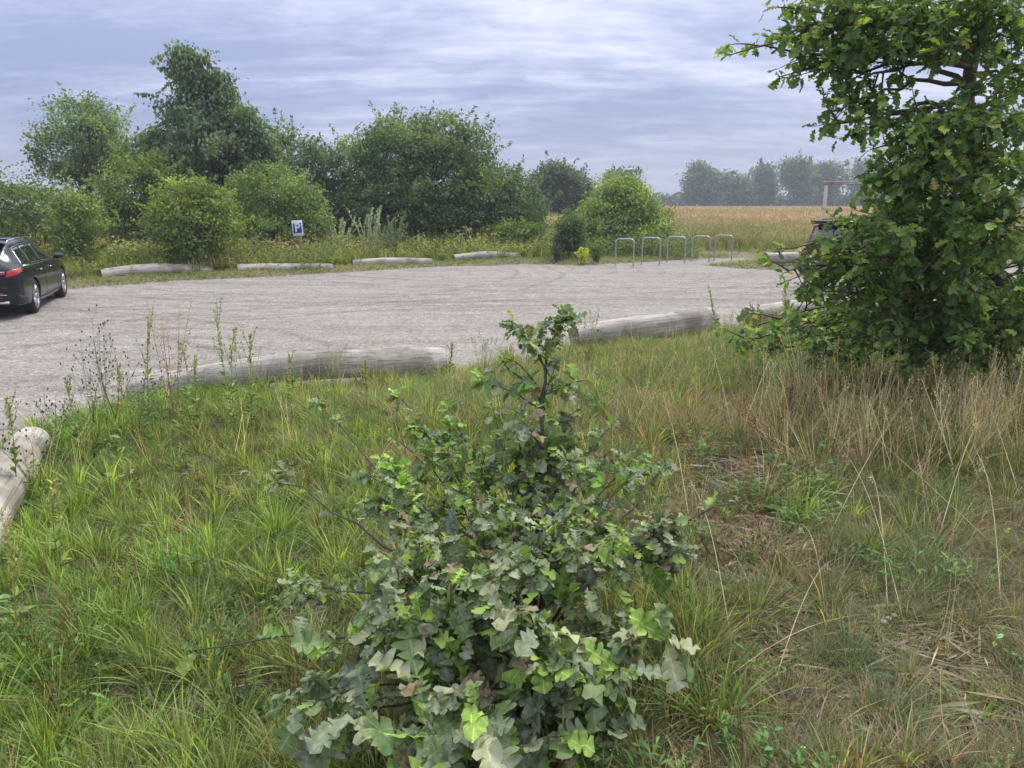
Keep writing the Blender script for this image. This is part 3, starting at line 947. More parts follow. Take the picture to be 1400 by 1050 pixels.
# --- black estate car
def estate():
    root = empty('estate_car')
    B = Body([  # x, w, wroof, zb, zmid, zbelt, zroof
        (-2.46, .66, .50, .34, .66, .90, .98), (-2.43, .78, .56, .30, .66, .93, 1.02), (-2.38, .86, .60, .27, .66, .95, 1.06), (-2.26, .915, .62, .25, .64, .97, 1.15), (-2.05, .935, .64, .24, .62, .975, 1.30),
        (-1.86, .94, .645, .22, .60, .975, 1.405), (-1.5, .945, .65, .20, .60, .965, 1.44), (-.8, .94, .655, .18, .60, .955, 1.462), (-.1, .935, .655, .18, .60, .945, 1.455), (.45, .935, .64, .18, .60, .935, 1.40),
        (.95, .935, .60, .18, .60, .925, 1.20), (1.35, .935, .62, .18, .60, .90, .99), (1.6, .93, .66, .19, .60, .86, .92), (2.0, .91, .66, .21, .58, .78, .84), (2.28, .86, .60, .24, .52, .68, .74), (2.42, .76, .55, .28, .48, .60, .66), (2.48, .60, .45, .32, .46, .55, .60)])
    wheels = (-1.40, 1.50)
    obj('body', cut_arches(B.solid(M['car_black']), wheels, .385, .95), root)
    mb = MB(); mb.box((0, 0, .42), (2.2, .62, .17)); mb.build('underbody', M['plastic'], root)
    for x in wheels:
        for s in (-1, 1):
            make_wheel(.345, .235, root, x, s * .815)
    for s in (-1, 1):
        B.patch([(-1.97, 6.12), (-1.36, 6.12), (-1.30, 6.92), (-1.72, 6.88)], .006, M['glass'], 'quarter_window', root, s)
        B.patch([(-1.28, 6.12), (-.42, 6.12), (-.40, 6.93), (-1.20, 6.93)], .006, M['glass'], 'rear_side_window', root, s)
        B.patch([(-.34, 6.12), (.98, 6.12), (.42, 6.90), (-.32, 6.93)], .006, M['glass'], 'front_side_window', root, s)
        B.strip([(-2.02, 6.08), (-1.4, 6.05), (-.4, 6.05), (.6, 6.05), (1.08, 6.06)], .008, M['chrome'], 'window_trim', root, s, .008)
        B.strip([(-2.02, 6.08), (-1.74, 6.93), (-1.2, 7.0), (-.4, 7.0), (.4, 6.98), (1.05, 6.1)], .007, M['chrome'], 'upper_window_trim', root, s, .008)
        mb = MB()
        mb.tube([(-1.75, s * .60, 1.435), (-1.68, s * .61, 1.475), (-.8, s * .625, 1.505), (.2, s * .61, 1.475), (.34, s * .60, 1.43)], [.012, .014, .014, .014, .012], 8)
        mb.build('roof_rail', M['chrome'], root, True)
        for x in (-.72, .28):
            mb = MB(); p_ = B.pt(x, 5.35)
            mb.box((x, s * (p_[1] + .022), p_[2]), (.105, .012, .014), bev=.006)
            mb.build('door_handle', M['chrome'], root)
        # door seams
        for pts in ([(-1.05, 2.2), (-1.02, 4.0), (-1.22, 5.2), (-1.30, 6.0)], [(-.38, 2.2), (-.38, 4), (-.38, 6.0)], [(.86, 2.2), (.88, 4), (.98, 6.0)]):
            pp = np.array(pts); tt = np.linspace(0, 1, 14)
            q = [(np.interp(a, np.linspace(0, 1, len(pp)), pp[:, 0]), np.interp(a, np.linspace(0, 1, len(pp)), pp[:, 1])) for a in tt]
            B.strip(q, .0045, M['plastic'], 'door_seam', root, s, .0)
        B.strip([(-1.0, 2.3), (0, 2.3), (1.05, 2.3)], .02, M['plastic'], 'sill', root, s, .0)
        # tail lamp wrapping the corner
        B.patch([(-2.455, 5.1), (-2.12, 5.75), (-2.16, 5.98), (-2.44, 6.05)], .012, M['lamp_red'], 'tail_light', root, s, 12, 5, .03)
        # mirror
        mb = MB()
        mb.lathe([(0, -.09), (.05, -.085), (.075, -.03), (.078, .03), (.055, .075), (0, .09)], 14, Matrix.Translation((.80, s * 1.02, 1.02)) @ Matrix.Rotation(math.pi / 2, 4, 'X') @ Matrix.Diagonal((1.1, .85, 1.25, 1)))
        mb.tube([(.86, s * .90, .97), (.82, s * .99, .985)], .022, 6)
        mb.build('door_mirror', M['car_black'], root, True)
        mb = MB(); mb.box((.74, s * 1.02, 1.02), (.004, .085, .055)); mb.build('mirror_glass', M['glass'], root)
        mb = MB(); mb.box((-2.42, s * .56, .33), (.05, .12, .028), bev=.012); mb.build('exhaust', M['chrome'], root)
        B.patch([(-2.40, 1.6), (-2.0, 1.6), (-2.05, 2.6), (-2.40, 2.9)], .008, M['plastic'], 'bumper_corner', root, s, 8, 4)
    # tail bar, hatch window, spoiler, bumper details
    mb = MB(); mb.box((-2.468, 0, .885), (.012, .67, .018), bev=.005); mb.build('light_bar', M['lamp_red'], root)
    mb = MB(); mb.box((-2.47, 0, .915), (.008, .67, .006)); mb.build('tailgate_trim', M['chrome'], root)
    B.patch([(-2.40, 8.25), (-1.95, 8.2), (-1.95, 10), (-2.40, 10)], .006, M['glass'], 'rear_window', root, 1, 10, 8)
    B.patch([(-2.40, 8.25), (-1.95, 8.2), (-1.95, 10), (-2.40, 10)], .006, M['glass'], 'rear_window', root, -1, 10, 8)
    mb = MB(); mb.box((-1.90, 0, 1.425), (.13, .60, .014), Matrix.Rotation(R(8), 3, 'Y'), bev=.01); mb.build('roof_spoiler', M['car_black'], root)
    mb = MB(); mb.box((-2.48, 0, .60), (.02, .70, .028), bev=.01); mb.build('bumper_ledge', M['car_black'], root)
    mb = MB(); mb.box((-2.475, 0, .41), (.02, .60, .055), bev=.01); mb.build('diffuser', M['plastic'], root)
    mb = MB(); mb.box((-2.49, 0, .48), (.01, .66, .006)); mb.build('bumper_trim', M['chrome'], root)
    mb = MB(); mb.box((-2.50, 0, .505), (.006, .60, .012)); mb.build('reflector', M['lamp_red'], root)
    mb = MB(); mb.tube([(-2.36, 0, 1.13), (-2.37, -.26, 1.135)], .008, 6); mb.build('wiper', M['plastic'], root)
    mb = MB(); mb.box((-2.476, -.44, .76), (.006, .075, .010)); mb.build('badge', M['chrome'], root)
    B.patch([(.50, 8.1), (1.30, 8.1), (1.30, 10), (.50, 10)], .006, M['glass'], 'windscreen', root, 1, 10, 8)
    B.patch([(.50, 8.1), (1.30, 8.1), (1.30, 10), (.50, 10)], .006, M['glass'], 'windscreen', root, -1, 10, 8)
    mb = MB(); mb.box((-.55, 0, 1.482), (.50, .48, .006), bev=.003); mb.build('sunroof', M['glass'], root)
    mb = MB(); mb.box((-1.45, 0, 1.50), (.07, .015, .035), Matrix.Rotation(R(-18), 3, 'Y'), bev=.01); mb.build('aerial_fin', M['car_black'], root)
    return root


car = estate()
fx, fy = -0.34, 0.94
ang = math.atan2(fy, fx)
# right rear wheel contact at (-9.83, 15.84)
cr, sr = math.cos(ang), math.sin(ang)
lx, ly = -1.40, -.93
car.location = (-9.80 - (lx * cr - ly * sr), 15.84 - (lx * sr + ly * cr), 0.004)
car.rotation_euler = (0, 0, ang)
tag(car, 'black estate car with red tail lights parked at the left edge', 'car')


# --- dark red sport utility car behind the oak
def suv():
    root = empty('utility_car')
    B = Body([
        (-2.25, .74, .58, .46, .78, 1.05, 1.14), (-2.20, .86, .64, .42, .78, 1.07, 1.22), (-2.10, .91, .67, .40, .76, 1.08, 1.40), (-1.96, .93, .69, .36, .74, 1.08, 1.66), (-1.7, .935, .70, .34, .74, 1.075, 1.74), (-.8, .935, .71, .34, .74, 1.07, 1.77),
        (0, .935, .70, .34, .74, 1.06, 1.76), (.5, .935, .68, .34, .74, 1.05, 1.66), (1.0, .93, .66, .34, .72, 1.04, 1.32), (1.3, .93, .68, .34, .72, 1.02, 1.12), (1.8, .91, .68, .36, .70, .94, 1.02), (2.1, .86, .62, .38, .66, .84, .90), (2.22, .74, .55, .42, .62, .74, .80)])
    wheels = (-1.30, 1.38)
    obj('body', cut_arches(B.solid(M['car_red']), wheels, .40, .95), root)
    mb = MB(); mb.box((0, 0, .5), (2.0, .62, .14)); mb.build('underbody', M['plastic'], root)
    for x in wheels:
        for s in (-1, 1): make_wheel(.355, .225, root, x, s * .81)
    for s in (-1, 1):
        B.patch([(-1.98, 6.12), (-1.25, 6.12), (-1.22, 6.92), (-1.82, 6.9)], .006, M['glass'], 'quarter_window', root, s)
        B.patch([(-1.17, 6.12), (-.25, 6.12), (-.25, 6.93), (-1.14, 6.93)], .006, M['glass'], 'rear_side_window', root, s)
        B.patch([(-.17, 6.12), (.98, 6.12), (.46, 6.90), (-.17, 6.93)], .006, M['glass'], 'front_side_window', root, s)
        B.patch([(-2.24, 1.2), (-1.72, 1.2), (-1.70, 3.6), (-2.24, 3.6)], .012, M['plastic'], 'bumper_corner', root, s, 10, 5)
        B.patch([(-.88, 1.4), (.96, 1.4), (.96, 2.8), (-.88, 2.8)], .010, M['plastic'], 'sill_cladding', root, s, 10, 4)
        mb = MB(); mb.tube([(-1.7, s * .66, 1.72), (-1.62, s * .67, 1.795), (-.6, s * .68, 1.82), (.25, s * .66, 1.785), (.36, s * .65, 1.72)], .016, 8); mb.build('roof_rail', M['plastic'], root, True)
        B.patch([(-2.24, 4.1), (-2.02, 4.3), (-2.02, 5.9), (-2.22, 5.9)], .014, M['lamp_amber'], 'tail_light', root, s, 8, 6, .03)
        mb = MB(); mb.lathe([(0, -.10), (.06, -.09), (.085, 0), (.06, .09), (0, .10)], 12, Matrix.Translation((.78, s * 1.02, 1.16)) @ Matrix.Rotation(math.pi / 2, 4, 'X')); mb.build('door_mirror', M['plastic'], root, True)
        for x in (-.95, .12):
            p_ = B.pt(x, 5.2); mb = MB(); mb.box((x, s * (p_[1] + .02), p_[2]), (.10, .012, .016), bev=.006); mb.build('door_handle', M['plastic'], root)
    for s in (1, -1):
        B.patch([(-2.185, 8.1), (-2.0, 8.1), (-2.0, 10), (-2.185, 10)], .006, M['glass'], 'rear_window', root, s, 10, 8)
        B.patch([(.55, 8.1), (1.24, 8.1), (1.24, 10), (.55, 10)], .006, M['glass'], 'windscreen', root, s, 10, 8)
    mb = MB(); mb.box((-1.98, 0, 1.735), (.17, .64, .018), Matrix.Rotation(R(6), 3, 'Y'), bev=.01); mb.build('roof_spoiler', M['car_red'], root)
    mb = MB(); mb.box((-2.05, 0, 1.70), (.10, .62, .014), bev=.006); mb.build('spoiler_lip', M['plastic'], root)
    mb = MB(); mb.box((-2.27, 0, .62), (.05, .78, .15), bev=.03); mb.build('bumper', M['plastic'], root)
    mb = MB(); mb.box((-2.27, 0, .90), (.012, .26, .06), bev=.004); mb.build('plate_holder', M['plastic'], root)
    return root


sv = suv()
ang = math.atan2(0.50, 0.86); cr, sr = math.cos(ang), math.sin(ang)
lx, ly = -1.30, .81
wx, wy = 8.30, 20.7
sv.location = (wx - (lx * cr - ly * sr), wy - (lx * sr + ly * cr), 0.004)
sv.rotation_euler = (0, 0, ang)
tag(sv, 'dark red utility car with black bumper mostly hidden behind the oak tree', 'car')

# ------------------------------------------------------------------ vegetation
LEAF2 = (np.array([[0, 0, 0], [.34, .45, .10], [0, 1, -.06], [-.34, .45, .10]], float), np.array([[0, 1, 2], [0, 2, 3]]))


def oak_leaf(npair=4, seed=0, droop=0.16, curl=0.10, width=0.33, ripple=.03, pts=4, nm=6):
    """lobed oak leaf, stem at the origin, length 1 along +Y, upper side +Z"""
    rs = np.random.default_rng(seed)
    g_ = .84 / npair
    ph = rs.uniform(0, 6)
    env = lambda y: width * (0.40 + 0.60 * math.sin(math.pi * min(1, max(y, 0) ** 1.3 * 0.84)))
    def zf(x, y):
        return -droop * y * y + curl * abs(x) * 2.2 - 0.5 * abs(x) ** 2 + ripple * math.sin(y * 15 + 9 * x + ph) + ripple * .6 * math.sin(27 * y - 14 * x)
    ym = np.linspace(0, 1, nm)
    V = [[0, y, zf(0, y)] for y in ym]
    F = []
    for s in (-1, 1):
        o = len(V); yy_, ww_ = [.07], [.02]
        for k in range(npair):
            y0 = 0.11 + g_ * k
            sh = rs.uniform(-.03, .03) * g_
            if pts == 4:
                f4, w4 = (.02, .28, .60, .84), (.30 + .12 * rs.random(), .84, 1.0, .78)
            else:
                f4, w4 = (.03, .38, .80), (.36, .92, .86)
            lobe = rs.uniform(.84, 1.10)
            for f_, w_ in zip(f4, w4):
                yy_.append(y0 + f_ * g_ + sh); ww_.append(env(y0 + min(f_, .6) * g_) * w_ * (lobe if w_ > .6 else 1))
        ww_[-1] *= .8
        for y, w_ in zip(yy_, ww_):
            x = s * w_; y2 = y + w_ * .24
            V.append([x, y2, zf(x, y2) + rs.uniform(-.008, .008)])
        chain = [0] + list(range(o, len(V))) + [nm - 1]
        yc = [0] + yy_ + [1.0]
        i, j = 0, 0
        while i < len(chain) - 1 or j < nm - 1:
            adv = j >= nm - 1 or (i < len(chain) - 1 and yc[i + 1] + (.5 / nm) <= ym[j + 1] + .001)
            if adv: t_ = [j, chain[i], chain[i + 1]]; i += 1
            else: t_ = [j, chain[i], j + 1]; j += 1
            if len(set(t_)) == 3: F.append(t_ if s < 0 else t_[::-1])
    return np.array(V, float), np.array(F)


OAK_HI = [oak_leaf(4, s, droop=.05 + .13 * s, curl=.05 + .13 * (s % 3), ripple=.03 + .02 * s) for s in range(5)]
OAK_LO = [oak_leaf(3, s + 20, droop=.2 + .1 * s, curl=.08 + .08 * s, pts=3, nm=4) for s in range(3)]


def rand_unit(n):
    v = rng.normal(size=(n, 3)); return v / np.linalg.norm(v, axis=1)[:, None]


def jitter_col(base, n, v=0.22, hue=0.12, dry=0.0):
    b = np.array(base, float)[None].repeat(n, 0)
    k = rng.normal(1, v, n).clip(.45, 1.8)[:, None]
    c = b * k
    h = rng.normal(0, hue, n)[:, None]
    c = c * np.concatenate([1 + h, 1 + h * .3, 1 - h], 1)
    if dry > 0:
        m = rng.random(n) < dry
        c[m] = np.array([.24, .17, .08]) * rng.uniform(.7, 1.3, (m.sum(), 1))
    return np.concatenate([c.clip(.003, .9), np.ones((n, 1))], 1)


def limb_path(a, b, sag=0.1, n=6, wob=0.06):
    a = np.array(a, float); b = np.array(b, float); L = np.linalg.norm(b - a)
    t = np.linspace(0, 1, n)[:, None]
    p_ = a + (b - a) * t
    p_[:, 2] += L * sag * np.sin(np.pi * t[:, 0])
    p_[1:-1] += rng.normal(0, wob * L / n ** .5, (n - 2, 3))
    return p_


def tree(name, label, cat, lobes, base, leaves, col, leaf=0.10, clump=0.30, trunk_r=0.10, stems=1, sprays=30, spray_len=1.0, group=None, droop=0.0, shell=0.6, per=34, hang=0.3, limbs=14, dry=0.004, flat=1.0, gaps=0.25):
    """lobes: (px, py, rx_px, ry_px, Y) ellipsoids given on the photo at distance Y; base: (px, Y)"""
    leaf *= 1.12; clump *= .74; per = int(per * 1.35)
    col = tuple(np.array(col) * np.array([2.9, 2.5, 2.5]))
    bx = (base[0] - 700) / 1050 * base[1] * 1.0
    by = base[1]
    bz = float(hgt(np.array([bx]), np.array([by]))[0])
    root = empty(name, (bx, by, bz))
    C, Rr, W = [], [], []
    for px, py, rx, ry, Y in lobes:
        c = atY(px, py, Y); s = Y / 1050 * 1.0
        C.append(c - np.array([bx, by, bz])); Rr.append((rx * s, (rx * s * .9) * flat, ry * s)); W.append((rx * ry) ** .9 * (Y ** 1.8))
    C = np.array(C); Rr = np.array(Rr); W = np.array(W); W /= W.sum()
    nc = max(8, leaves // per)
    pick = rng.choice(len(C), nc, p=W)
    d = rand_unit(nc)
    d[:, 2] = d[:, 2] * 0.9 + 0.06
    rad = shell + (1 - shell) * rng.random(nc) ** .55
    bump = 1 + 0.24 * np.sin(d[:, 0] * 5 + pick * 2.1) * np.sin(d[:, 2] * 6 + pick) + 0.08 * rng.normal(size=nc)
    cc = C[pick] + d * Rr[pick] * (rad * bump)[:, None]
    if gaps:
        gn = np.sin(cc[:, 0] * 2.6 + 1.3 * base[0]) + np.sin(cc[:, 2] * 3.1 + cc[:, 1] * 1.7 + base[0]) + np.sin(cc[:, 1] * 2.2 + cc[:, 0] * 1.1)
        keep = (gn > -1.5) | (rng.random(nc) > gaps * 3)
        cc = cc[keep]; d = d[keep]; pick = pick[keep]; nc = len(cc)
    cc[:, 2] = np.maximum(cc[:, 2], 0.12)
    out = d.copy()
    # leaves round every clump
    k = rng.integers(int(per * .6), int(per * 1.4), nc)
    ci = np.repeat(np.arange(nc), k)
    n = len(ci)
    off = rng.normal(0, 1, (n, 3)) * clump * np.array([1, 1, .62])
    pos = cc[ci] + off
    pos[:, 2] -= droop * np.abs(rng.normal(0, 1, n)) * clump
    ccol = jitter_col(col, nc, .20, .10)
    tint = ccol[ci]
    o_n = out[ci]
    # sprays past the outline
    if sprays:
        sp_i = rng.choice(nc, sprays)
        for q in sp_i:
            dirn = out[q] * np.array([1, 1, .5]) + np.array([0, 0, .55 - droop * 1.2]); dirn /= np.linalg.norm(dirn)
            m = int(26 * spray_len / max(leaf * 7, .3)) + 8
            tt = rng.random(m) ** .8
            L = spray_len * rng.uniform(.5, 1.25)
            pp = cc[q] + dirn * (tt * L)[:, None] + rng.normal(0, .35 * clump, (m, 3)) * (1.1 - tt)[:, None]
            pp[:, 2] -= droop * .8 * tt ** 2 * L
            pos = np.concatenate([pos, pp]); tint = np.concatenate([tint, np.tile(ccol[q], (m, 1))]); o_n = np.concatenate([o_n, np.tile(out[q], (m, 1))])
    n = len(pos)
    var = rng.normal(1, .2, n).clip(.5, 1.6)[:, None]
    tint = tint.copy(); tint[:, :3] *= var
    if dry:
        mm = rng.random(n) < dry; tint[mm, :3] = (.22, .15, .07)
    nr = rand_unit(n) * .8 + o_n * .55 + np.array([0, 0, .55])
    nr /= np.linalg.norm(nr, axis=1)[:, None]
    yd = rand_unit(n) + o_n * .5; yd[:, 2] -= hang + droop
    rot = frames(yd, nr)
    sc_ = leaf * rng.uniform(.65, 1.35, n)
    V, F, T = scatter(LEAF2[0], LEAF2[1], pos, rot, sc_, tint)
    V[:, 2] = np.maximum(V[:, 2], 0.02)
    obj('crown', mk('crown', V, F, M['leaf'], T), root)
    # trunk and limbs
    mb = MB()
    top = C[np.argmax(C[:, 2] * 1.0)]
    for s in range(stems):
        b0 = np.array([rng.uniform(-.12, .12), rng.uniform(-.12, .12), -.05]) * (1 if stems > 1 else .2) * (1 + stems * .4)
        b0[2] = -.06
        t1 = (top if s == 0 else C[s % len(C)]) + np.array([0, 0, .2])
        pth = limb_path(b0, t1, 0.0, 8, .05)
        mb.tube(pth, trunk_r * np.linspace(1, .22, 8) * (1 if s == 0 else .7), 7)
        for _ in range(max(2, limbs // stems)):
            q = rng.integers(nc); st = pth[rng.integers(1, 6)]
            mb.tube(limb_path(st, cc[q], .06, 6, .07), trunk_r * np.linspace(.42, .07, 6), 5, cap=False)
    mb.build('trunk', M['bark'], root, True, tinted=False)
    tag(root, label, cat, group)
    return root


G1 = (.062, .105, .040); G2 = (.075, .120, .034); G3 = (.105, .165, .040); GD = (.045, .078, .040); GB = (.085, .135, .060)
tree('shrub', 'low dense green thicket at the left edge behind the black car', 'shrub', [(30, 290, 60, 48, 26), (-60, 275, 90, 60, 27), (85, 300, 32, 34, 25.5), (-150, 270, 90, 75, 27)], (20, 26.5), 17000, G1, .10, .28, .09, 4)
tree('tree', 'round airy tree with sky showing through, far left on the skyline', 'tree', [(120, 200, 60, 62, 38), (85, 215, 34, 42, 37.5), (160, 200, 34, 46, 38.5), (118, 160, 34, 24, 38)], (125, 38), 17000, (.070, .118, .052), .12, .34, .17, 1, sprays=40, shell=.45, limbs=34, gaps=.3)
tree('tree', 'tallest tree with drooping leaves rising to a ragged narrow top', 'tree', [(285, 215, 82, 62, 32), (278, 165, 44, 48, 32), (264, 102, 27, 32, 32), (294, 118, 19, 26, 32.3), (338, 180, 24, 36, 31.7), (225, 215, 26, 42, 32), (340, 225, 46, 45, 32.5), (252, 78, 17, 18, 31.9)], (280, 32), 42000, (.052, .088, .047), .13, .30, .20, 2, sprays=120, spray_len=1.0, droop=.5, hang=.9, limbs=26, gaps=.25, shell=.5)
tree('shrub', 'soft green bush between the round airy tree and the tallest tree', 'shrub', [(182, 262, 38, 50, 29), (170, 300, 42, 40, 28.5), (205, 240, 22, 30, 29)], (180, 29), 13000, G2, .09, .26, .07, 3)
tree('shrub', 'bright yellow green bush in front of the tallest tree', 'shrub', [(262, 300, 48, 44, 25.2), (250, 272, 34, 28, 25.2), (285, 280, 28, 30, 25.4), (238, 318, 28, 30, 25), (262, 330, 44, 24, 25.2), (222, 300, 16, 20, 25), (300, 305, 18, 22, 25.3)], (262, 25.5), 18000, (.090, .138, .036), .085, .24, .06, 5, sprays=80, spray_len=.7, shell=.5, gaps=.3)
tree('shrub', 'small light green bush just above the roof of the black car', 'shrub', [(108, 305, 24, 38, 24), (100, 335, 22, 22, 23.8)], (108, 24), 5500, (.085, .130, .042), .085, .22, .04, 3, spray_len=.6)
tree('shrub', 'broad mid green bush directly behind the parking sign', 'shrub', [(385, 275, 54, 50, 30), (345, 285, 34, 46, 29.5), (415, 300, 30, 44, 29.8), (378, 318, 58, 32, 29.4)], (385, 30), 22000, (.080, .130, .042), .09, .27, .07, 5, spray_len=.7)
tree('tree', 'dark arching tree filling the gap behind the parking sign bush', 'tree', [(410, 235, 50, 52, 36), (440, 280, 42, 60, 35.5), (385, 220, 36, 40, 36), (470, 300, 34, 40, 35)], (425, 36), 19000, (.046, .080, .042), .11, .30, .13, 2, sprays=50, spray_len=1.3)
tree('tree', 'biggest rounded dark green tree in the middle of the thicket', 'tree', [(570, 225, 74, 66, 35), (600, 195, 44, 38, 35), (540, 210, 50, 46, 35), (610, 265, 62, 66, 34.3), (545, 285, 62, 52, 34.3), (640, 215, 30, 34, 35)], (580, 35), 42000, (.058, .098, .042), .115, .32, .18, 3, sprays=70, spray_len=1.1, limbs=18, gaps=.12)
tree('tree', 'lighter green tree shoulder left of the biggest rounded tree', 'tree', [(490, 235, 34, 46, 36), (500, 275, 36, 50, 35.5)], (492, 36.5), 12000, (.070, .118, .050), .11, .30, .12, 2, spray_len=1.0)
tree('tree', 'sloping bushy tree right of the biggest rounded tree', 'tree', [(675, 270, 40, 54, 36), (700, 290, 36, 50, 36), (655, 250, 34, 40, 36.5), (720, 300, 20, 40, 36.5)], (685, 36.5), 18000, (.055, .092, .045), .11, .30, .12, 3, spray_len=1.0)
tree('tree', 'bluish dark tree standing alone beyond the dry field strip', 'tree', [(765, 262, 32, 36, 74), (757, 245, 20, 20, 74), (795, 268, 14, 26, 75), (740, 268, 16, 28, 74)], (765, 75), 15000, (.040, .068, .044), .22, .60, .28, 1, spray_len=1.4)
tree('bush', 'rounded light green bush left of the bicycle stands', 'bush', [(848, 288, 40, 40, 34), (840, 264, 22, 20, 34), (862, 268, 20, 22, 34), (822, 305, 34, 32, 33.5), (882, 302, 30, 30, 34), (850, 320, 52, 24, 33.5), (812, 325, 24, 18, 33)], (850, 34), 30000, (.092, .142, .044), .10, .30, .07, 6, sprays=50, spray_len=.5, shell=.62, gaps=.1)
tree('tree', 'small dark treetop peeping over the rounded light bush', 'tree', [(853, 245, 19, 16, 90), (850, 262, 22, 22, 90)], (853, 90), 5000, (.045, .075, .045), .25, .65, .25, 1)
tree('shrub', 'small dark upright shrub behind the yellow flowers', 'shrub', [(780, 315, 15, 24, 30), (778, 330, 18, 16, 30)], (780, 30), 4500, (.045, .080, .035), .08, .18, .04, 3, sprays=10, spray_len=.4, gaps=0)
tree('shrub', 'low leafy shrub at the right foot of the sloping tree', 'shrub', [(700, 322, 28, 18, 33), (725, 318, 16, 14, 33)], (705, 33), 4500, (.070, .120, .035), .09, .2, .04, 3, sprays=10, spray_len=.4, gaps=0)
tree('shrub', 'pale grey green willow shrub at the bush edge right of the round bush', 'shrub', [(905, 300, 16, 20, 36), (898, 318, 22, 20, 35)], (900, 36), 4000, (.115, .125, .075), .09, .2, .04, 3, sprays=12, spray_len=.5, gaps=0)
# off frame neighbours so the thicket goes on
tree('tree', 'green tree continuing the thicket past the left frame edge', 'tree', [(-170, 200, 90, 90, 34), (-150, 290, 110, 70, 33)], (-160, 34), 9000, G1, .14, .4, .15, 1)

# far tree line, about 250 m away
far_t = [((962, 262), [(962, 248, 22, 24), (972, 258, 22, 24), (948, 262, 14, 20)], 'broad leafy tree at the left end of the far row'),
         ((1003, 265), [(1003, 256, 20, 20), (1008, 266, 18, 18)], 'low rounded tree second from the left in the far row'),
         ((1045, 262), [(1045, 240, 12, 14), (1042, 262, 17, 22)], 'slim tree with a high tuft in the middle of the far row'),
         ((1088, 260), [(1088, 236, 21, 18), (1092, 258, 16, 20)], 'spreading open crowned tree fourth in the far row'),
         ((1130, 262), [(1133, 242, 24, 20), (1120, 260, 22, 20)], 'wide tree in the far row behind the timber frame'),
         ((1185, 262), [(1185, 244, 26, 24), (1190, 262, 30, 20)], 'far row tree half hidden by the oak leaves'),
         ((1240, 262), [(1240, 240, 26, 28), (1250, 262, 30, 20)], 'far row tree behind the middle of the oak'),
         ((1310, 262), [(1310, 240, 34, 30), (1330, 262, 30, 20)], 'far row tree behind the right part of the oak')]
for i, (b, lb, lab) in enumerate(far_t):
    tree('tree', lab, 'tree', [(*q, 240 + (i % 3) * 8) for q in lb], (b[0], 245 + (i % 3) * 8), 5200, (.050, .080, .050), .75, 1.5, .5, 1, sprays=16, spray_len=3.0, group='trees of the far row', per=26, limbs=16, shell=.4, gaps=.4)


def hedge(name, label, x0, x1, Y, htop, n, col, leaf=.8, depth=8, seed=3):
    x = rng.uniform(x0, x1, n); y = Y + rng.uniform(-depth / 2, depth / 2, n)
    top = htop * (0.72 + 0.35 * vnoise(x / 9.0, x * 0 + 2.2, seed, 3) + .12 * rng.normal(size=n))
    z = top * rng.random(n) ** .6
    pos = np.stack([x, y, z], 1)
    rot = frames(rand_unit(n), rand_unit(n) + np.array([0, -.4, .5]))
    cc = jitter_col(tuple(np.array(col) * 2.0), n, .2, .06)
    V, F, T = scatter(LEAF2[0], LEAF2[1], pos, rot, leaf * rng.uniform(.6, 1.4, n), cc)
    V[:, 2] = np.maximum(V[:, 2], -.02)
    o = obj(name, mk(name, V, F, M['leaf'], T))
    tag(o, label, 'wood', kind='stuff')


hedge('far_wood', 'low dark band of woodland along the horizon beyond the field', -60, 260, 262, 5.6, 26000, (.045, .075, .045), 1.1, 12)
hedge('undergrowth', 'dark tangle of undergrowth beneath the thicket', -26, 1.5, 35.5, 2.6, 30000, (.040, .065, .028), .14, 5, 5)
hedge('undergrowth', 'brambles and saplings low behind the left bushes', -24, -6, 27.5, 1.0, 16000, (.085, .115, .042), .10, 5, 6)
hedge('undergrowth', 'green weeds round the foot of the rounded light bush', 1.0, 7.6, 32.3, .95, 9000, (.10, .13, .05), .09, 3.0, 7)


# ------------------------------------------------------------------ grasses (instanced tufts of one object each)
def tuft(nb, h, w, spread, lean, seed, seg=4, hv=.35, base=.03, curve=1.0):
    rs = np.random.default_rng(seed)
    V, F = [], []
    t = np.linspace(0, 1, seg + 1)
    for b in range(nb):
        a = rs.uniform(0, 6.283); r0 = base * rs.random() ** .5
        L = h * rs.uniform(1 - hv, 1 + hv * .6); sp_ = spread * rs.random() ** .7 + lean * rs.normal() * .3
        dx, dy = math.cos(a), math.sin(a)
        c = curve * rs.uniform(.5, 1.3)
        rr = r0 + L * sp_ * (t + c * t ** 2.4 * .8)
        zz = L * (t - .38 * c * sp_ * 1.2 * t ** 2.6) * math.sqrt(max(.1, 1 - (sp_ * .7) ** 2))
        tw = rs.uniform(-.8, .8)
        px_, py_ = -dy * math.cos(tw) + dx * math.sin(tw), dx * math.cos(tw) + dy * math.sin(tw)
        ww = w * rs.uniform(.6, 1.25) * (1 - t ** 2.2) * .5
        n0 = len(V)
        for i in range(seg):
            cx, cy = dx * rr[i], dy * rr[i]
            V.append([cx - px_ * ww[i], cy - py_ * ww[i], zz[i]]); V.append([cx + px_ * ww[i], cy + py_ * ww[i], zz[i]])
        V.append([dx * rr[-1], dy * rr[-1], zz[-1]])
        for i in range(seg - 1):
            q = n0 + 2 * i
            F += [[q, q + 1, q + 3], [q, q + 3, q + 2]]
        q = n0 + 2 * (seg - 1)
        F.append([q, q + 1, q + 2])
    return np.array(V), np.array(F)


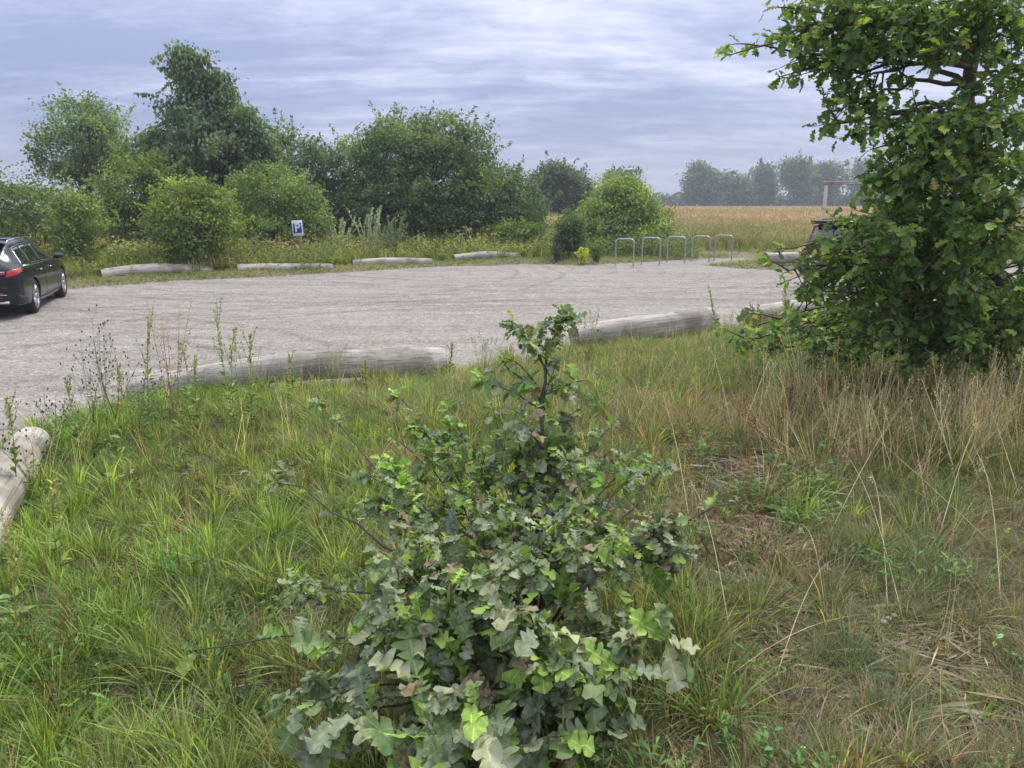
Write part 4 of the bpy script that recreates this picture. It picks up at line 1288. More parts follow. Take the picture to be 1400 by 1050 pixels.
def stem_head(mb_V, mb_F, base, top, w, head_n, head_l, rs, hw=.006):
    """thin stalk with a loose seed head, appended to vertex and face lists"""
    base = np.array(base); top = np.array(top)
    d = top - base; side = np.cross(d, [rs.normal(), rs.normal(), .1]); side /= np.linalg.norm(side) + 1e-9
    bow = side * np.linalg.norm(d) * rs.uniform(-.12, .12)
    for perp in (side, np.cross(d / np.linalg.norm(d), side)):
        n0 = len(mb_V); seg = 4
        for i in range(seg + 1):
            t = i / seg; c = base + d * t + bow * math.sin(math.pi * t * .9)
            ww = w * (1 - .6 * t) * .5
            mb_V.append(c - perp * ww); mb_V.append(c + perp * ww)
        for i in range(seg):
            q = n0 + 2 * i; mb_F.append([q, q + 1, q + 3]); mb_F.append([q, q + 3, q + 2])
    e = base + d + bow * math.sin(math.pi * .9)
    u = d / np.linalg.norm(d)
    for k in range(head_n):
        t = rs.uniform(-head_l, .1 * head_l)
        c = e + u * t + rs.normal(0, head_l * .10, 3)
        dd = u * rs.uniform(.6, 1.2) + rs.normal(0, .35, 3); dd = dd / np.linalg.norm(dd) * hw * 2.2
        s_ = np.cross(dd, rs.normal(size=3)); s_ = s_ / (np.linalg.norm(s_) + 1e-9) * hw * .5
        n0 = len(mb_V); mb_V += [c - dd * .5, c + s_, c + dd * .5, c - s_]
        mb_F += [[n0, n0 + 1, n0 + 2], [n0, n0 + 2, n0 + 3]]


def stalks(n, h, seed, w=.003, head_n=14, head_l=.10, lean=.25, base=.06, hw=.0042):
    rs = np.random.default_rng(seed); V, F = [], []
    for _ in range(n):
        b = [rs.normal() * base, rs.normal() * base, 0]
        H = h * rs.uniform(.6, 1.25)
        t = [b[0] + rs.normal() * lean * H, b[1] + rs.normal() * lean * H, H]
        stem_head(V, F, b, t, w, head_n, head_l, rs, hw)
    return np.array(V), np.array(F)


def litter(n, seed, r=.12, l=.06, w=.003, z=.012):
    rs = np.random.default_rng(seed); V, F = [], []
    for _ in range(n):
        c = np.array([rs.normal() * r, rs.normal() * r, abs(rs.normal()) * z + .002]); a = rs.uniform(0, 6.28)
        L = l * rs.uniform(.4, 1.6); d = np.array([math.cos(a), math.sin(a), rs.normal() * .12]) * L
        p_ = np.array([-math.sin(a), math.cos(a), rs.normal() * .3]) * w * rs.uniform(.5, 1.5)
        n0 = len(V); V += [c - d, c - d * .1 + p_ + [0, 0, .004], c + d, c - p_]
        F += [[n0, n0 + 1, n0 + 2], [n0, n0 + 2, n0 + 3]]
    return np.array(V), np.array(F)


def herb(n, h, seed, leaf=.03, wide=.5, base=.05):
    """small broad leaved plants: bits of stem with pairs of leaves"""
    rs = np.random.default_rng(seed); V, F = [], []
    for _ in range(n):
        b = np.array([rs.normal() * base, rs.normal() * base, 0]); H = h * rs.uniform(.5, 1.2)
        t = b + np.array([rs.normal() * .2 * H, rs.normal() * .2 * H, H])
        stem_head(V, F, b, t, .003, 0, .01, rs)
        for k in range(7):
            f = rs.uniform(.25, 1.0); c = b + (t - b) * f; a = rs.uniform(0, 6.28)
            L = leaf * rs.uniform(.7, 1.4) * (1.25 - .5 * f)
            d = np.array([math.cos(a), math.sin(a), rs.uniform(-.1, .7)]) * L; s_ = np.array([-math.sin(a), math.cos(a), 0]) * L * wide * .5
            up = np.array([0, 0, L * .12]); n0 = len(V)
            V += [c, c + d * .5 + s_ + up, c + d, c + d * .5 - s_ + up]
            F += [[n0, n0 + 1, n0 + 2], [n0, n0 + 2, n0 + 3]]
    return np.array(V), np.array(F)


def gn_scatter(name, label, cat, temps, pos, rotz, tilt, scale, tint, idx, mat, vary=.38, straw=0.0):
    """one object whose points carry tufts: a geometry-nodes modifier draws a tuft mesh on every point"""
    me = bpy.data.meshes.new(name); n = len(pos)
    me.vertices.add(n); me.vertices.foreach_set('co', np.asarray(pos, np.float32).ravel())
    a = me.attributes.new('rot', 'FLOAT_VECTOR', 'POINT'); a.data.foreach_set('vector', np.stack([tilt[:, 0], tilt[:, 1], rotz], 1).astype(np.float32).ravel())
    a = me.attributes.new('scl', 'FLOAT', 'POINT'); a.data.foreach_set('value', np.asarray(scale, np.float32))
    a = me.attributes.new('pick', 'INT', 'POINT'); a.data.foreach_set('value', np.asarray(idx, np.int32))
    a = me.attributes.new('tint', 'FLOAT_COLOR', 'POINT')
    t4 = np.concatenate([tint[:, :3], np.ones((n, 1))], 1); a.data.foreach_set('color', t4.astype(np.float32).ravel())
    o = obj(name, me)
    ng = bpy.data.node_groups.new(name, 'GeometryNodeTree')
    ng.interface.new_socket('Geometry', in_out='INPUT', socket_type='NodeSocketGeometry')
    ng.interface.new_socket('Geometry', in_out='OUTPUT', socket_type='NodeSocketGeometry')
    N = ng.nodes; Lk = ng.links
    gi = N.new('NodeGroupInput'); go = N.new('NodeGroupOutput')
    jg = N.new('GeometryNodeJoinGeometry')
    for k, (V, F) in enumerate(temps[::-1]):
        tm = mk(name + '_tuft', V, F, mat)
        lab_ = np.arange(len(V))
        while True:
            l2 = lab_.copy(); mn = lab_[F].min(1)
            for q in range(3): np.minimum.at(l2, F[:, q], mn)
            if (l2 == lab_).all(): break
            lab_ = l2
        rs = np.random.default_rng(k + 5)
        sh = rs.normal(1, vary, (len(V), 1)).clip(.45, 1.8) * (1 + rs.normal(0, 1, (len(V), 3)) * np.array([.07, .02, .07]))
        if straw:
            m_ = rs.random(len(V)) < straw; sh[m_] = np.array([2.3, 1.35, 2.2]) * rs.uniform(.7, 1.2, (m_.sum(), 1))
        sh = np.concatenate([sh[lab_], np.ones((len(V), 1))], 1)
        at_ = tm.attributes.new('shade', 'FLOAT_COLOR', 'POINT'); at_.data.foreach_set('color', sh.astype(np.float32).ravel())
        to = bpy.data.objects.new(name + '_tuft', tm)
        oi = N.new('GeometryNodeObjectInfo'); oi.inputs['Object'].default_value = to
        g2 = N.new('GeometryNodeGeometryToInstance')
        Lk.new(oi.outputs['Geometry'], g2.inputs[0]); Lk.new(g2.outputs[0], jg.inputs[0])
    ip = N.new('GeometryNodeInstanceOnPoints')
    Lk.new(gi.outputs[0], ip.inputs['Points']); Lk.new(jg.outputs[0], ip.inputs['Instance'])
    ip.inputs['Pick Instance'].default_value = True
    def attr(nm, typ):
        q = N.new('GeometryNodeInputNamedAttribute'); q.data_type = typ; q.inputs[0].default_value = nm; return q.outputs[0]
    Lk.new(attr('pick', 'INT'), ip.inputs['Instance Index'])
    Lk.new(attr('rot', 'FLOAT_VECTOR'), ip.inputs['Rotation'])
    Lk.new(attr('scl', 'FLOAT'), ip.inputs['Scale'])
    Lk.new(ip.outputs[0], go.inputs[0])
    md = o.modifiers.new('scatter', 'NODES'); md.node_group = ng
    me.materials.append(mat)
    tag(o, label, cat, kind='stuff')
    return o


def ell(px, py, cx, cy, rx, ry):
    return np.exp(-(((px - cx) / rx) ** 2 + ((py - cy) / ry) ** 2) ** 2)


BARE = [(1000, 800, 70, 30), (1150, 1010, 90, 26), (1300, 880, 70, 30), (1080, 860, 60, 24), (410, 865, 110, 45), (300, 985, 170, 60), (1030, 665, 130, 66), (1000, 745, 90, 40), (1165, 968, 70, 30), (1260, 930, 120, 60), (1120, 640, 90, 36), (1060, 910, 60, 40), (960, 1030, 60, 30), (1330, 1010, 100, 40), (1240, 880, 60, 26)]


def near_points(n, dens):
    """random points on the near bank; dens(x, y, px, py) in 0..1 thins them"""
    # density falls with distance as blades get smaller in view
    y = 1.2 + (15.5 - 1.2) * rng.random(n) ** 1.35
    hw = 1.2 + y * 0.82
    x = rng.uniform(-1, 1, n) * hw
    d = poly_sd(x, y, PARK) + .22 * vnoise(x * .9, y * .9, 5)
    ok = side_near(x, y) & (d < -.03 + .2 * rng.random(n))
    x, y, d = x[ok], y[ok], d[ok]
    z = hgt(x, y)
    px, py = project(x, y, z)
    k = rng.random(len(x)) < dens(x, y, px, py)
    return np.stack([x, y, z], 1)[k], px[k], py[k]


def bare(px, py):
    b = np.zeros(len(px))
    for q in BARE: b = np.maximum(b, ell(px, py, *q))
    return b


def rz_tilt(n, t=.12):
    return rng.uniform(0, 6.283, n), rng.normal(0, t, (n, 2))


def mixc(a, b, f):
    return np.array(a)[None] * (1 - f)[:, None] + np.array(b)[None] * f[:, None]


# lush green grass, left and centre
def d_green(x, y, px, py):
    L = 1 / (1 + np.exp((px - 700) / 70.0))
    L = np.maximum(L, .42 * (py < 640)) ; L = np.maximum(L, np.where(py > 700, .07, .2))
    L = np.maximum(L, .8 * ell(px, py, 1080, 690, 40, 35)); L = np.maximum(L, .9 * ell(px, py, 930, 900, 110, 120))
    pat = .62 + .5 * vnoise(x * 1.6, y * 1.6, 21)
    return np.clip(L * pat, 0, 1) * (1 - .93 * bare(px, py))


T_green = [tuft(42, .24, .0082, .55, .3, s, 5) for s in range(4)] + [tuft(30, .16, .0105, .7, .3, 30 + s, 4) for s in range(2)] + [tuft(60, .15, .0035, .6, .3, 50 + s, 4) for s in range(2)]
P_, px, py = near_points(17500, d_green)
n = len(P_)
f = np.clip(.5 + .6 * vnoise(P_[:, 0] * .8, P_[:, 1] * .8, 33) + (px - 420) / 900, 0, 1)
col = mixc((.27, .40, .085), (.34, .37, .14), f) * rng.normal(1, .16, n).clip(.6, 1.5)[:, None]
sc_ = rng.uniform(.6, 1.25, n) * np.where(py < 560, 1.0, .9) * np.where(px > 950, .72, 1.0)
rz, tl = rz_tilt(n)
gn_scatter('green_grass', 'lush green grass covering the near bank', 'grass', T_green, P_, rz, tl, sc_, col, rng.integers(0, len(T_green), n), M['grass'], straw=0.035)


# fine bluish fescue on the right, olive turf further up
def d_fesc(x, y, px, py):
    r = 1 / (1 + np.exp(-(px - 800) / 50.0)) * 1 / (1 + np.exp(-(py - 640) / 25.0))
    r = np.maximum(r * (.30 + .7 * (vnoise(x * 2.2, y * 2.2, 41) > -.10)), .10)
    return np.clip(r, 0, 1) * (1 - .88 * bare(px, py))


T_f = [tuft(95, .135, .0019, .75, .3, 70 + s, 4, base=.025) for s in range(4)]
P_, px, py = near_points(19000, d_fesc)
n = len(P_)
f = np.clip(.5 + .7 * vnoise(P_[:, 0] * 1.3, P_[:, 1] * 1.3, 43), 0, 1)
col = mixc((.19, .28, .14), (.38, .36, .22), f) * rng.normal(1, .18, n).clip(.6, 1.5)[:, None]
rz, tl = rz_tilt(n, .18)
gn_scatter('fescue_grass', 'fine bluish fescue tufts on the dry ground at the right', 'grass', T_f, P_, rz, tl, rng.uniform(.45, 1.1, n), col, rng.integers(0, len(T_f), n), M['grass'], straw=0.16)


# olive brown turf between logs and oak
def d_turf(x, y, px, py):
    m = (py < 660) & (px > 540)
    return np.where(m, .85, .10) * (.5 + .5 * (vnoise(x * 1.5, y * 1.5, 45) > -.3)) * (1 - .8 * bare(px, py))


T_t = [tuft(60, .20, .004, .7, .3, 80 + s, 4) for s in range(4)]
P_, px, py = near_points(13000, d_turf)
n = len(P_)
f = np.clip(.34 + 1.0 * vnoise(P_[:, 0] * 1.1, P_[:, 1] * 1.1, 47) - .45 * ell(px, py, 1150, 490, 280, 60), 0, 1)
col = mixc((.17, .26, .085), (.36, .32, .18), f) * rng.normal(1, .18, n).clip(.6, 1.5)[:, None]
rz, tl = rz_tilt(n, .2)
gn_scatter('rough_turf', 'olive and brown rough turf between the logs and the oak', 'grass', T_t, P_, rz, tl, rng.uniform(.6, 1.4, n), col, rng.integers(0, len(T_t), n), M['grass'], straw=0.16)


# short matted under layer everywhere
def d_mat(x, y, px, py):
    return (1 - .95 * bare(px, py)) * np.where(py < 520, .6, 1.0)


T_mt = [tuft(46, .085, .0042, .95, .4, 200 + s, 3, base=.07, curve=1.4) for s in range(4)]
P_, px, py = near_points(20000, d_mat)
n = len(P_)
f = np.clip(.30 + .9 * vnoise(P_[:, 0] * 1.7, P_[:, 1] * 1.7, 49) + np.clip((px - 750) / 500, 0, .4), 0, 1)
col = mixc((.12, .185, .055), (.25, .225, .145), f) * rng.normal(1, .2, n).clip(.55, 1.6)[:, None]
rz, tl = rz_tilt(n, .2)
gn_scatter('matted_grass', 'short matted grass filling between the taller tufts', 'grass', T_mt, P_, rz, tl, rng.uniform(.7, 1.5, n), col, rng.integers(0, len(T_mt), n), M['grass'], straw=.18)


# dry straw
def d_dry(x, y, px, py):
    a = 1.0 * ell(px, py, 1210, 605, 160, 62) + .35 * ell(px, py, 1040, 590, 170, 55) + .5 * ell(px, py, 1340, 590, 120, 70)
    a = np.maximum(a, .10 * (px > 850) * (py < 740) + .04); a = np.maximum(a, .05 + .03 * (py < 560)); a = np.maximum(a, .3 * ell(px, py, 880, 930, 60, 120))
    return np.clip(a, 0, 1) * (1 - .4 * bare(px, py))


T_d = [stalks(9, .50, 90 + s, .0042, 16, .11, .22) for s in range(3)] + [tuft(26, .34, .0035, .5, .6, 100 + s, 5, curve=1.3) for s in range(2)] + [stalks(6, .42, 95 + s, .0028, 4, .06, .5) for s in range(2)]
P_, px, py = near_points(8500, d_dry)
n = len(P_)
col = jitter_col((.64, .52, .32), n, .2, .06)[:, :3]
rz, tl = rz_tilt(n, .2)
gn_scatter('dry_grass', 'straw coloured dead grass stems in front of the oak', 'grass', T_d, P_, rz, tl, rng.uniform(.6, 1.25, n) * np.where(py > 700, .6, 1.0), col, rng.integers(0, len(T_d), n), M['dry'])


# litter
def d_lit(x, y, px, py):
    a = 1 / (1 + np.exp(-(px - 780) / 90.0)) * .9 + .2
    return np.clip(a + bare(px, py) * .6, 0, 1)


T_l = [litter(46, 110 + s) for s in range(4)]
P_, px, py = near_points(9000, d_lit)
n = len(P_)
col = jitter_col((.36, .30, .20), n, .3, .08)[:, :3]
P_[:, 2] += .004
rz, tl = rz_tilt(n, .05)
gn_scatter('plant_litter', 'grey brown dead stems and leaf bits lying on the soil', 'litter', T_l, P_, rz, tl, rng.uniform(.7, 1.4, n), col, rng.integers(0, len(T_l), n), M['dry'])


# small broad leaved herbs and clover
def d_herb(x, y, px, py):
    a = .35 * (vnoise(x * 1.8, y * 1.8, 61) > 0.05) + .08
    a = np.maximum(a, .8 * ell(px, py, 1290, 660, 80, 45)); a = np.maximum(a, .9 * ell(px, py, 160, 600, 160, 50)); a = np.maximum(a, .7 * ell(px, py, 1230, 480, 220, 50)); a = np.maximum(a, .8 * ell(px, py, 930, 810, 60, 40))
    a = np.maximum(a, .8 * ell(px, py, 1090, 500, 140, 35))
    return a * (1 - .5 * bare(px, py)) * np.where((px > 900) & (py > 720), .35, 1.0)


T_h = [herb(12, .13, 120 + s, .026, .55) for s in range(3)] + [herb(9, .20, 130 + s, .036, .30) for s in range(3)]
P_, px, py = near_points(6500, d_herb)
n = len(P_)
col = jitter_col((.15, .26, .075), n, .25, .10)[:, :3]
rz, tl = rz_tilt(n, .1)
gn_scatter('broad_leaved_herbs', 'low broad leaved herbs growing among the grass', 'herbs', T_h, P_, rz, tl, rng.uniform(.7, 1.4, n), col, rng.integers(0, len(T_h), n), M['grass'])


# reddish sorrel seed heads
def d_sor(x, y, px, py):
    return .10 + .6 * ell(px, py, 330, 690, 160, 50) + .8 * ell(px, py, 90, 980, 70, 60) + .5 * ell(px, py, 1040, 740, 90, 60)


T_s = [stalks(5, .34, 140 + s, .0028, 34, .14, .16, .04, .007) for s in range(3)]
P_, px, py = near_points(900, d_sor)
n = len(P_)
col = jitter_col((.21, .095, .045), n, .2, .08)[:, :3]
rz, tl = rz_tilt(n, .1)
gn_scatter('sorrel_heads', 'rusty red sorrel seed heads scattered through the grass', 'herbs', T_s, P_, rz, tl, rng.uniform(.6, 1.1, n), col, rng.integers(0, len(T_s), n), M['dry'])

# pebbles in the bare patches
def pebble(seed):
    rs = np.random.default_rng(seed)
    bm_ = bmesh.new(); bmesh.ops.create_icosphere(bm_, subdivisions=1, radius=1.0)
    V = np.array([v.co[:] for v in bm_.verts]); F = np.array([[v.index for v in f.verts] for f in bm_.faces]); bm_.free()
    V = V * rs.uniform(.75, 1.2, (len(V), 1)) * np.array([1, .8, .55])
    return V, F
def d_peb(x, y, px, py): return np.clip(bare(px, py) + .04, 0, 1)
P_, px, py = near_points(30000, d_peb)
n = len(P_); P_[:, 2] += .002
rz, tl = rz_tilt(n, .3)
col = jitter_col((.30, .275, .25), n, .3, .03)[:, :3]
gn_scatter('pebbles', 'small grey pebbles in the bare patches of the bank', 'pebbles', [pebble(s) for s in range(4)], P_, rz, tl, .0035 + .006 * rng.random(n) ** 3, col, rng.integers(0, 4, n), M['dry'])

# --- far verge and field
T_v = [tuft(26, .50, .020, .45, .3, 150 + s, 4, base=.12) for s in range(3)] + [herb(9, .55, 160 + s, .10, .45, .12) for s in range(3)]
nn_ = 26000
x = rng.uniform(-30, 26, nn_); y = rng.uniform(12, 40, nn_)
d = poly_sd(x, y, PARK) + .25 * vnoise(x * .9, y * .9, 5)
strip = (d < -.05) & (d > -9) & (~side_near(x, y))
# gravel gap round the stands
x, y, d = x[strip], y[strip], d[strip]
kp = rng.random(len(x)) < np.clip(1.15 + d * .09, .25, 1)
ex = rng.uniform(-16, 9, 26000); ey = rng.uniform(17, 33, 26000); ed = poly_sd(ex, ey, PARK) + .25 * vnoise(ex * .9, ey * .9, 5); q = (ed < .12) & (ed > -1.5)
x, y, d = np.concatenate([x[kp], ex[q]]), np.concatenate([y[kp], ey[q]]), np.concatenate([d[kp], ed[q]])
n = len(x)
z = hgt(x, y)
hs = np.clip(.22 + (-d) * .34, .2, 1.5) * rng.uniform(.6, 1.25, n)
hs = np.where((-d < 1.5), np.minimum(hs, .20 * rng.uniform(.6, 1.3, n)), hs)
hs = np.where(x > 1.5, np.minimum(hs, .45), hs)
hs = np.where((x > 5.5) & (-d < 3), np.minimum(hs, .38), hs)
f = np.clip(.45 + .8 * vnoise(x * .5, y * .5, 71) + np.clip(-d - 1.5, 0, 3) * .10, 0, 1)
col = mixc((.19, .29, .07), (.36, .35, .16), f) * rng.normal(1, .16, n).clip(.6, 1.5)[:, None]
rz, tl = rz_tilt(n, .1)
gn_scatter('verge_weeds', 'tall grass and weeds on the verge beyond the car park', 'grass', T_v, np.stack([x, y, z], 1), rz, tl, hs, col, rng.integers(0, 6, n), M['grass'], straw=0.12)

T_m = [tuft(24, .62, .030, .35, .3, 170 + s, 3, base=.25) for s in range(3)] + [stalks(16, .80, 180 + s, .018, 14, .22, .10, .25, .03) for s in range(3)]
u = rng.random(30000)
y = 31.5 * (230 / 31.5) ** u
x = rng.uniform(-.10, .80, 30000) * y + rng.uniform(-3, 3, 30000)
d = poly_sd(x, y, PARK)
ok = (d < -3.0) & ((x / y > .19) | (y > 45))
x, y = x[ok], y[ok]; n = len(x)
band = vnoise(x * .02, y * .045, 81, 3)
f = np.clip(.66 + .9 * band + np.clip((y - 52) / 50, -.35, .35), 0, 1)
fine = .5 + .5 * vnoise(x * .3, y * .15, 83, 2)
col = mixc((.36, .37, .16), (.62, .455, .30), f)
col = col * (.8 + .4 * fine)[:, None] * rng.normal(1, .15, n).clip(.6, 1.5)[:, None]
sc_ = np.clip(.75 + (y - 35) / 90, .75, 2.0) * rng.uniform(.8, 1.2, n)
sc_ = np.minimum(sc_, 1.5)
rz, tl = rz_tilt(n, .06)
gn_scatter('meadow_grass', 'ripe reddish tan meadow grass across the flat field', 'grass', T_m, np.stack([x, y, hgt(x, y)], 1), rz, tl, sc_, col, rng.integers(0, 6, n), M['dry'])


# ------------------------------------------------------------------ single plants
def curve_pts(a, b, bow, n=8):
    a = np.array(a, float); b = np.array(b, float); t = np.linspace(0, 1, n)[:, None]
    return a + (b - a) * t + np.array(bow)[None] * np.sin(np.pi * t * .95)


def weed(kind, px, py_base, py_top, label, lean=0.0, dY=0.0, col=None):
    """a tall weed standing at the terrain under photo pixel (px, py_base), reaching py_top"""
    b = gp(px, py_base)
    top = atY(px + lean, py_top, b[1] + dY)
    H = top[2] - b[2]
    root = empty('weed', tuple(b))
    tp = top - b
    stem = MB(); lv = MB(); hd = MB()
    if kind == 'spike':           # leafy stem ending in a pod spike
        c0 = (.145, .185, .055, 1) if col is None else col
        pth = curve_pts((0, 0, 0), tp, rng.normal(0, .03, 3) * H)
        stem.tube(pth, np.linspace(.005, .0022, 8), 5, c0)
        for k in range(int(46 + H * 30)):
            f = rng.random() ** .9; c = (pth[0] + (pth[-1] - pth[0]) * f) + (pth[int(f * 7)] - (pth[0] + (pth[-1] - pth[0]) * (int(f * 7) / 7)))
            a = rng.uniform(0, 6.28); L = (.085 if f < .5 else .035) * rng.uniform(.6, 1.2)
            dd = np.array([math.cos(a), math.sin(a), rng.uniform(.2, 1.1)]); 
            V, F, T = scatter(LEAF2[0] * np.array([.6, 1, 1]), LEAF2[1], c[None], frames(dd[None], rand_unit(1) * .3 + np.array([[0, 0, 1.]])), np.array([L]), jitter_col((.12, .165, .055) if f < .75 else (.20, .20, .075), 1))
            lv.add(V, F, T)
        for q in range(3):
            ea = rng.uniform(0, 6.28); st = pth[int(rng.integers(4, 7))]; en = st + np.array([math.cos(ea) * .08, math.sin(ea) * .08, .24]) * H
            stem.tube(curve_pts(st, en, (0, 0, -.01), 4), .0018, 4, c0)
            for k in range(14):
                f = rng.random(); c = st + (en - st) * f + rng.normal(0, .006, 3)
                V, F, T = scatter(LEAF2[0], LEAF2[1], c[None], frames((en - st)[None] + rand_unit(1) * .12, rand_unit(1)), np.array([.022]), jitter_col((.19, .19, .08), 1))
                hd.add(V, F, T)
        for k in range(46):
            f = 1 - .38 * rng.random(); c = pth[0] + (pth[-1] - pth[0]) * f + rng.normal(0, .006, 3)
            V, F, T = scatter(LEAF2[0], LEAF2[1], c[None], frames((pth[-1] - pth[-2])[None] * 8 + rand_unit(1) * .7, rand_unit(1)), np.array([.026]), jitter_col((.22, .21, .09), 1))
            hd.add(V, F, T)
    elif kind == 'dark_heads':    # wiry branched stems with small dark heads
        cs = (.13, .135, .07, 1)
        for q in range(9):
            e = tp * rng.uniform(.6, 1.0) + np.array([rng.normal() * .20, rng.normal() * .14, 0]) * H
            p0 = tp * rng.uniform(0, .35)
            pth = curve_pts(p0, e, rng.normal(0, .03, 3) * H, 6); stem.tube(pth, np.linspace(.0032, .0012, 6), 4, cs)
            for k in range(5):
                f = rng.uniform(.55, 1.0); c = p0 + (e - p0) * f; en = c + np.array([rng.normal() * .06, rng.normal() * .06, .07 + .07 * rng.random()]) * H * .8
                stem.tube([c, (c + en) / 2 + rng.normal(0, .004, 3), en], .0011, 3, cs)
                hd.lathe([(0, -.008), (.0065, -.003), (.005, .005), (.0075, .009), (0, .008)], 6, Matrix.Translation(tuple(en)), tuple(jitter_col((.07, .045, .035), 1)[0]))
        for k in range(24):
            f = rng.random() * .6; c = tp * f + rng.normal(0, .02, 3); a = rng.uniform(0, 6.28)
            V, F, T = scatter(LEAF2[0] * np.array([.4, 1, 1]), LEAF2[1], c[None], frames(np.array([[math.cos(a), math.sin(a), .5]]), np.array([[0, 0, 1.]])), np.array([.07]), jitter_col((.10, .13, .055), 1)); lv.add(V, F, T)
    elif kind == 'panicle':       # tan or rusty feathery heads
        cc_ = (.30, .20, .14) if col is None else col
        for q in range(7):
            e = tp * rng.uniform(.75, 1.0) + np.array([rng.normal() * .09, rng.normal() * .09, 0]) * H
            pth = curve_pts((0, 0, 0), e, rng.normal(0, .02, 3) * H, 6); stem.tube(pth, np.linspace(.004, .0015, 6), 4, (*[v * .8 for v in cc_], 1))
            m = 70; f = 1 - .5 * rng.random(m); c = e[None] * f[:, None] + rng.normal(0, 1, (m, 3)) * np.array([.035, .035, .02]) * H * (1.15 - f)[:, None] * 2.2
            V, F, T = scatter(LEAF2[0], LEAF2[1], c, frames(rand_unit(m) * .5 + np.array([0, 0, 1.]), rand_unit(m)), rng.uniform(.010, .020, m), jitter_col(cc_, m, .2, .06)); hd.add(V, F, T)
        for k in range(16):
            f = rng.random() * .5; a = rng.uniform(0, 6.28)
            V, F, T = scatter(LEAF2[0] * np.array([.4, 1, 1]), LEAF2[1], (tp * f)[None], frames(np.array([[math.cos(a), math.sin(a), .4]]), np.array([[0, 0, 1.]])), np.array([.08]), jitter_col((.15, .15, .06), 1)); lv.add(V, F, T)
    elif kind == 'grass':
        for q in range(16):
            e = tp * rng.uniform(.55, 1.0) + np.array([rng.normal() * .13, rng.normal() * .13, 0]) * H
            stem.tube(curve_pts(rng.normal(0, .02, 3) * [1, 1, 0], e, rng.normal(0, .04, 3) * H, 6), np.linspace(.0022, .0009, 6), 3, (.16, .19, .075, 1))
            m = 16; f = 1 - .18 * rng.random(m); c = e[None] * f[:, None] + rng.normal(0, .008, (m, 3))
            V, F, T = scatter(LEAF2[0], LEAF2[1], c, frames(rand_unit(m) * .3 + e[None] / H, rand_unit(m)), rng.uniform(.012, .02, m), jitter_col((.23, .22, .12), m)); hd.add(V, F, T)
        for k in range(60):
            a = rng.uniform(0, 6.28); L = H * rng.uniform(.25, .6)
            V, F = tuft(1, L, .007, .35, .2, int(rng.integers(1e6)), 5); lv.add(V, F, jitter_col((.12, .17, .05), 1)[0])
    elif kind == 'mugwort':       # silvery bushy upright stems
        cc_ = (.17, .20, .13) if col is None else col
        for q in range(18):
            e = tp * rng.uniform(.6, 1.0) + np.array([rng.normal() * .24, rng.normal() * .2, 0]) * H
            b0 = rng.normal(0, .08, 3) * [1, 1, 0] * H
            pth = curve_pts(b0, e, rng.normal(0, .03, 3) * H, 6); stem.tube(pth, np.linspace(.010, .004, 6), 4, (.16, .15, .10, 1))
            m = 90; f = rng.random(m) ** .7; i = (f * 5).astype(int).clip(0, 4); c = pth[i] + (pth[i + 1] - pth[i]) * (f * 5 - i)[:, None] + rng.normal(0, .03, (m, 3)) * H * .6 * (1.1 - f)[:, None]
            V, F, T = scatter(LEAF2[0] * np.array([.6, 1, 1]), LEAF2[1], c, frames(rand_unit(m) + np.array([0, 0, 1.2]), rand_unit(m)), rng.uniform(.05, .10, m), jitter_col(cc_, m, .2, .08)); lv.add(V, F, T)
    elif kind == 'umbel':
        cs = (.30, .27, .17, 1)
        for q in range(5):
            e = tp * rng.uniform(.7, 1.0) + np.array([rng.normal() * .22, rng.normal() * .15, 0]) * H
            stem.tube(curve_pts(tp * .1 * q / 5, e, rng.normal(0, .02, 3) * H, 5), np.linspace(.014, .006, 5), 5, cs)
            for k in range(12):
                a = k / 12 * 6.28; en = e + np.array([math.cos(a) * .11, math.sin(a) * .11, .07]) * (H / 1.4)
                stem.tube([e, en], .004, 3, cs)
                m = 7; V, F, T = scatter(LEAF2[0], LEAF2[1], en + rng.normal(0, .02, (m, 3)), frames(rand_unit(m), rand_unit(m)), rng.uniform(.018, .03, m), jitter_col((.20, .20, .13), m)); hd.add(V, F, T)
        for k in range(20):
            a = rng.uniform(0, 6.28)
            V, F, T = scatter(LEAF2[0], LEAF2[1], (tp * rng.random() * .5)[None], frames(np.array([[math.cos(a), math.sin(a), .3]]), np.array([[0, 0, 1.]])), np.array([.22]), jitter_col((.10, .16, .05), 1)); lv.add(V, F, T)
    for q_ in (stem, lv, hd):
        q_.T = [np.array(t_) * np.array([2.1, 2.1, 1.8, 1]) for t_ in q_.T]
    stem.build('stem', M['stalk'], root)
    if lv.n: lv.build('leaves', M['stalk'], root, kind='stuff')
    if hd.n: hd.build('seed_heads', M['stalk'], root, kind='stuff')
    tag(root, label, 'weed')
    return root


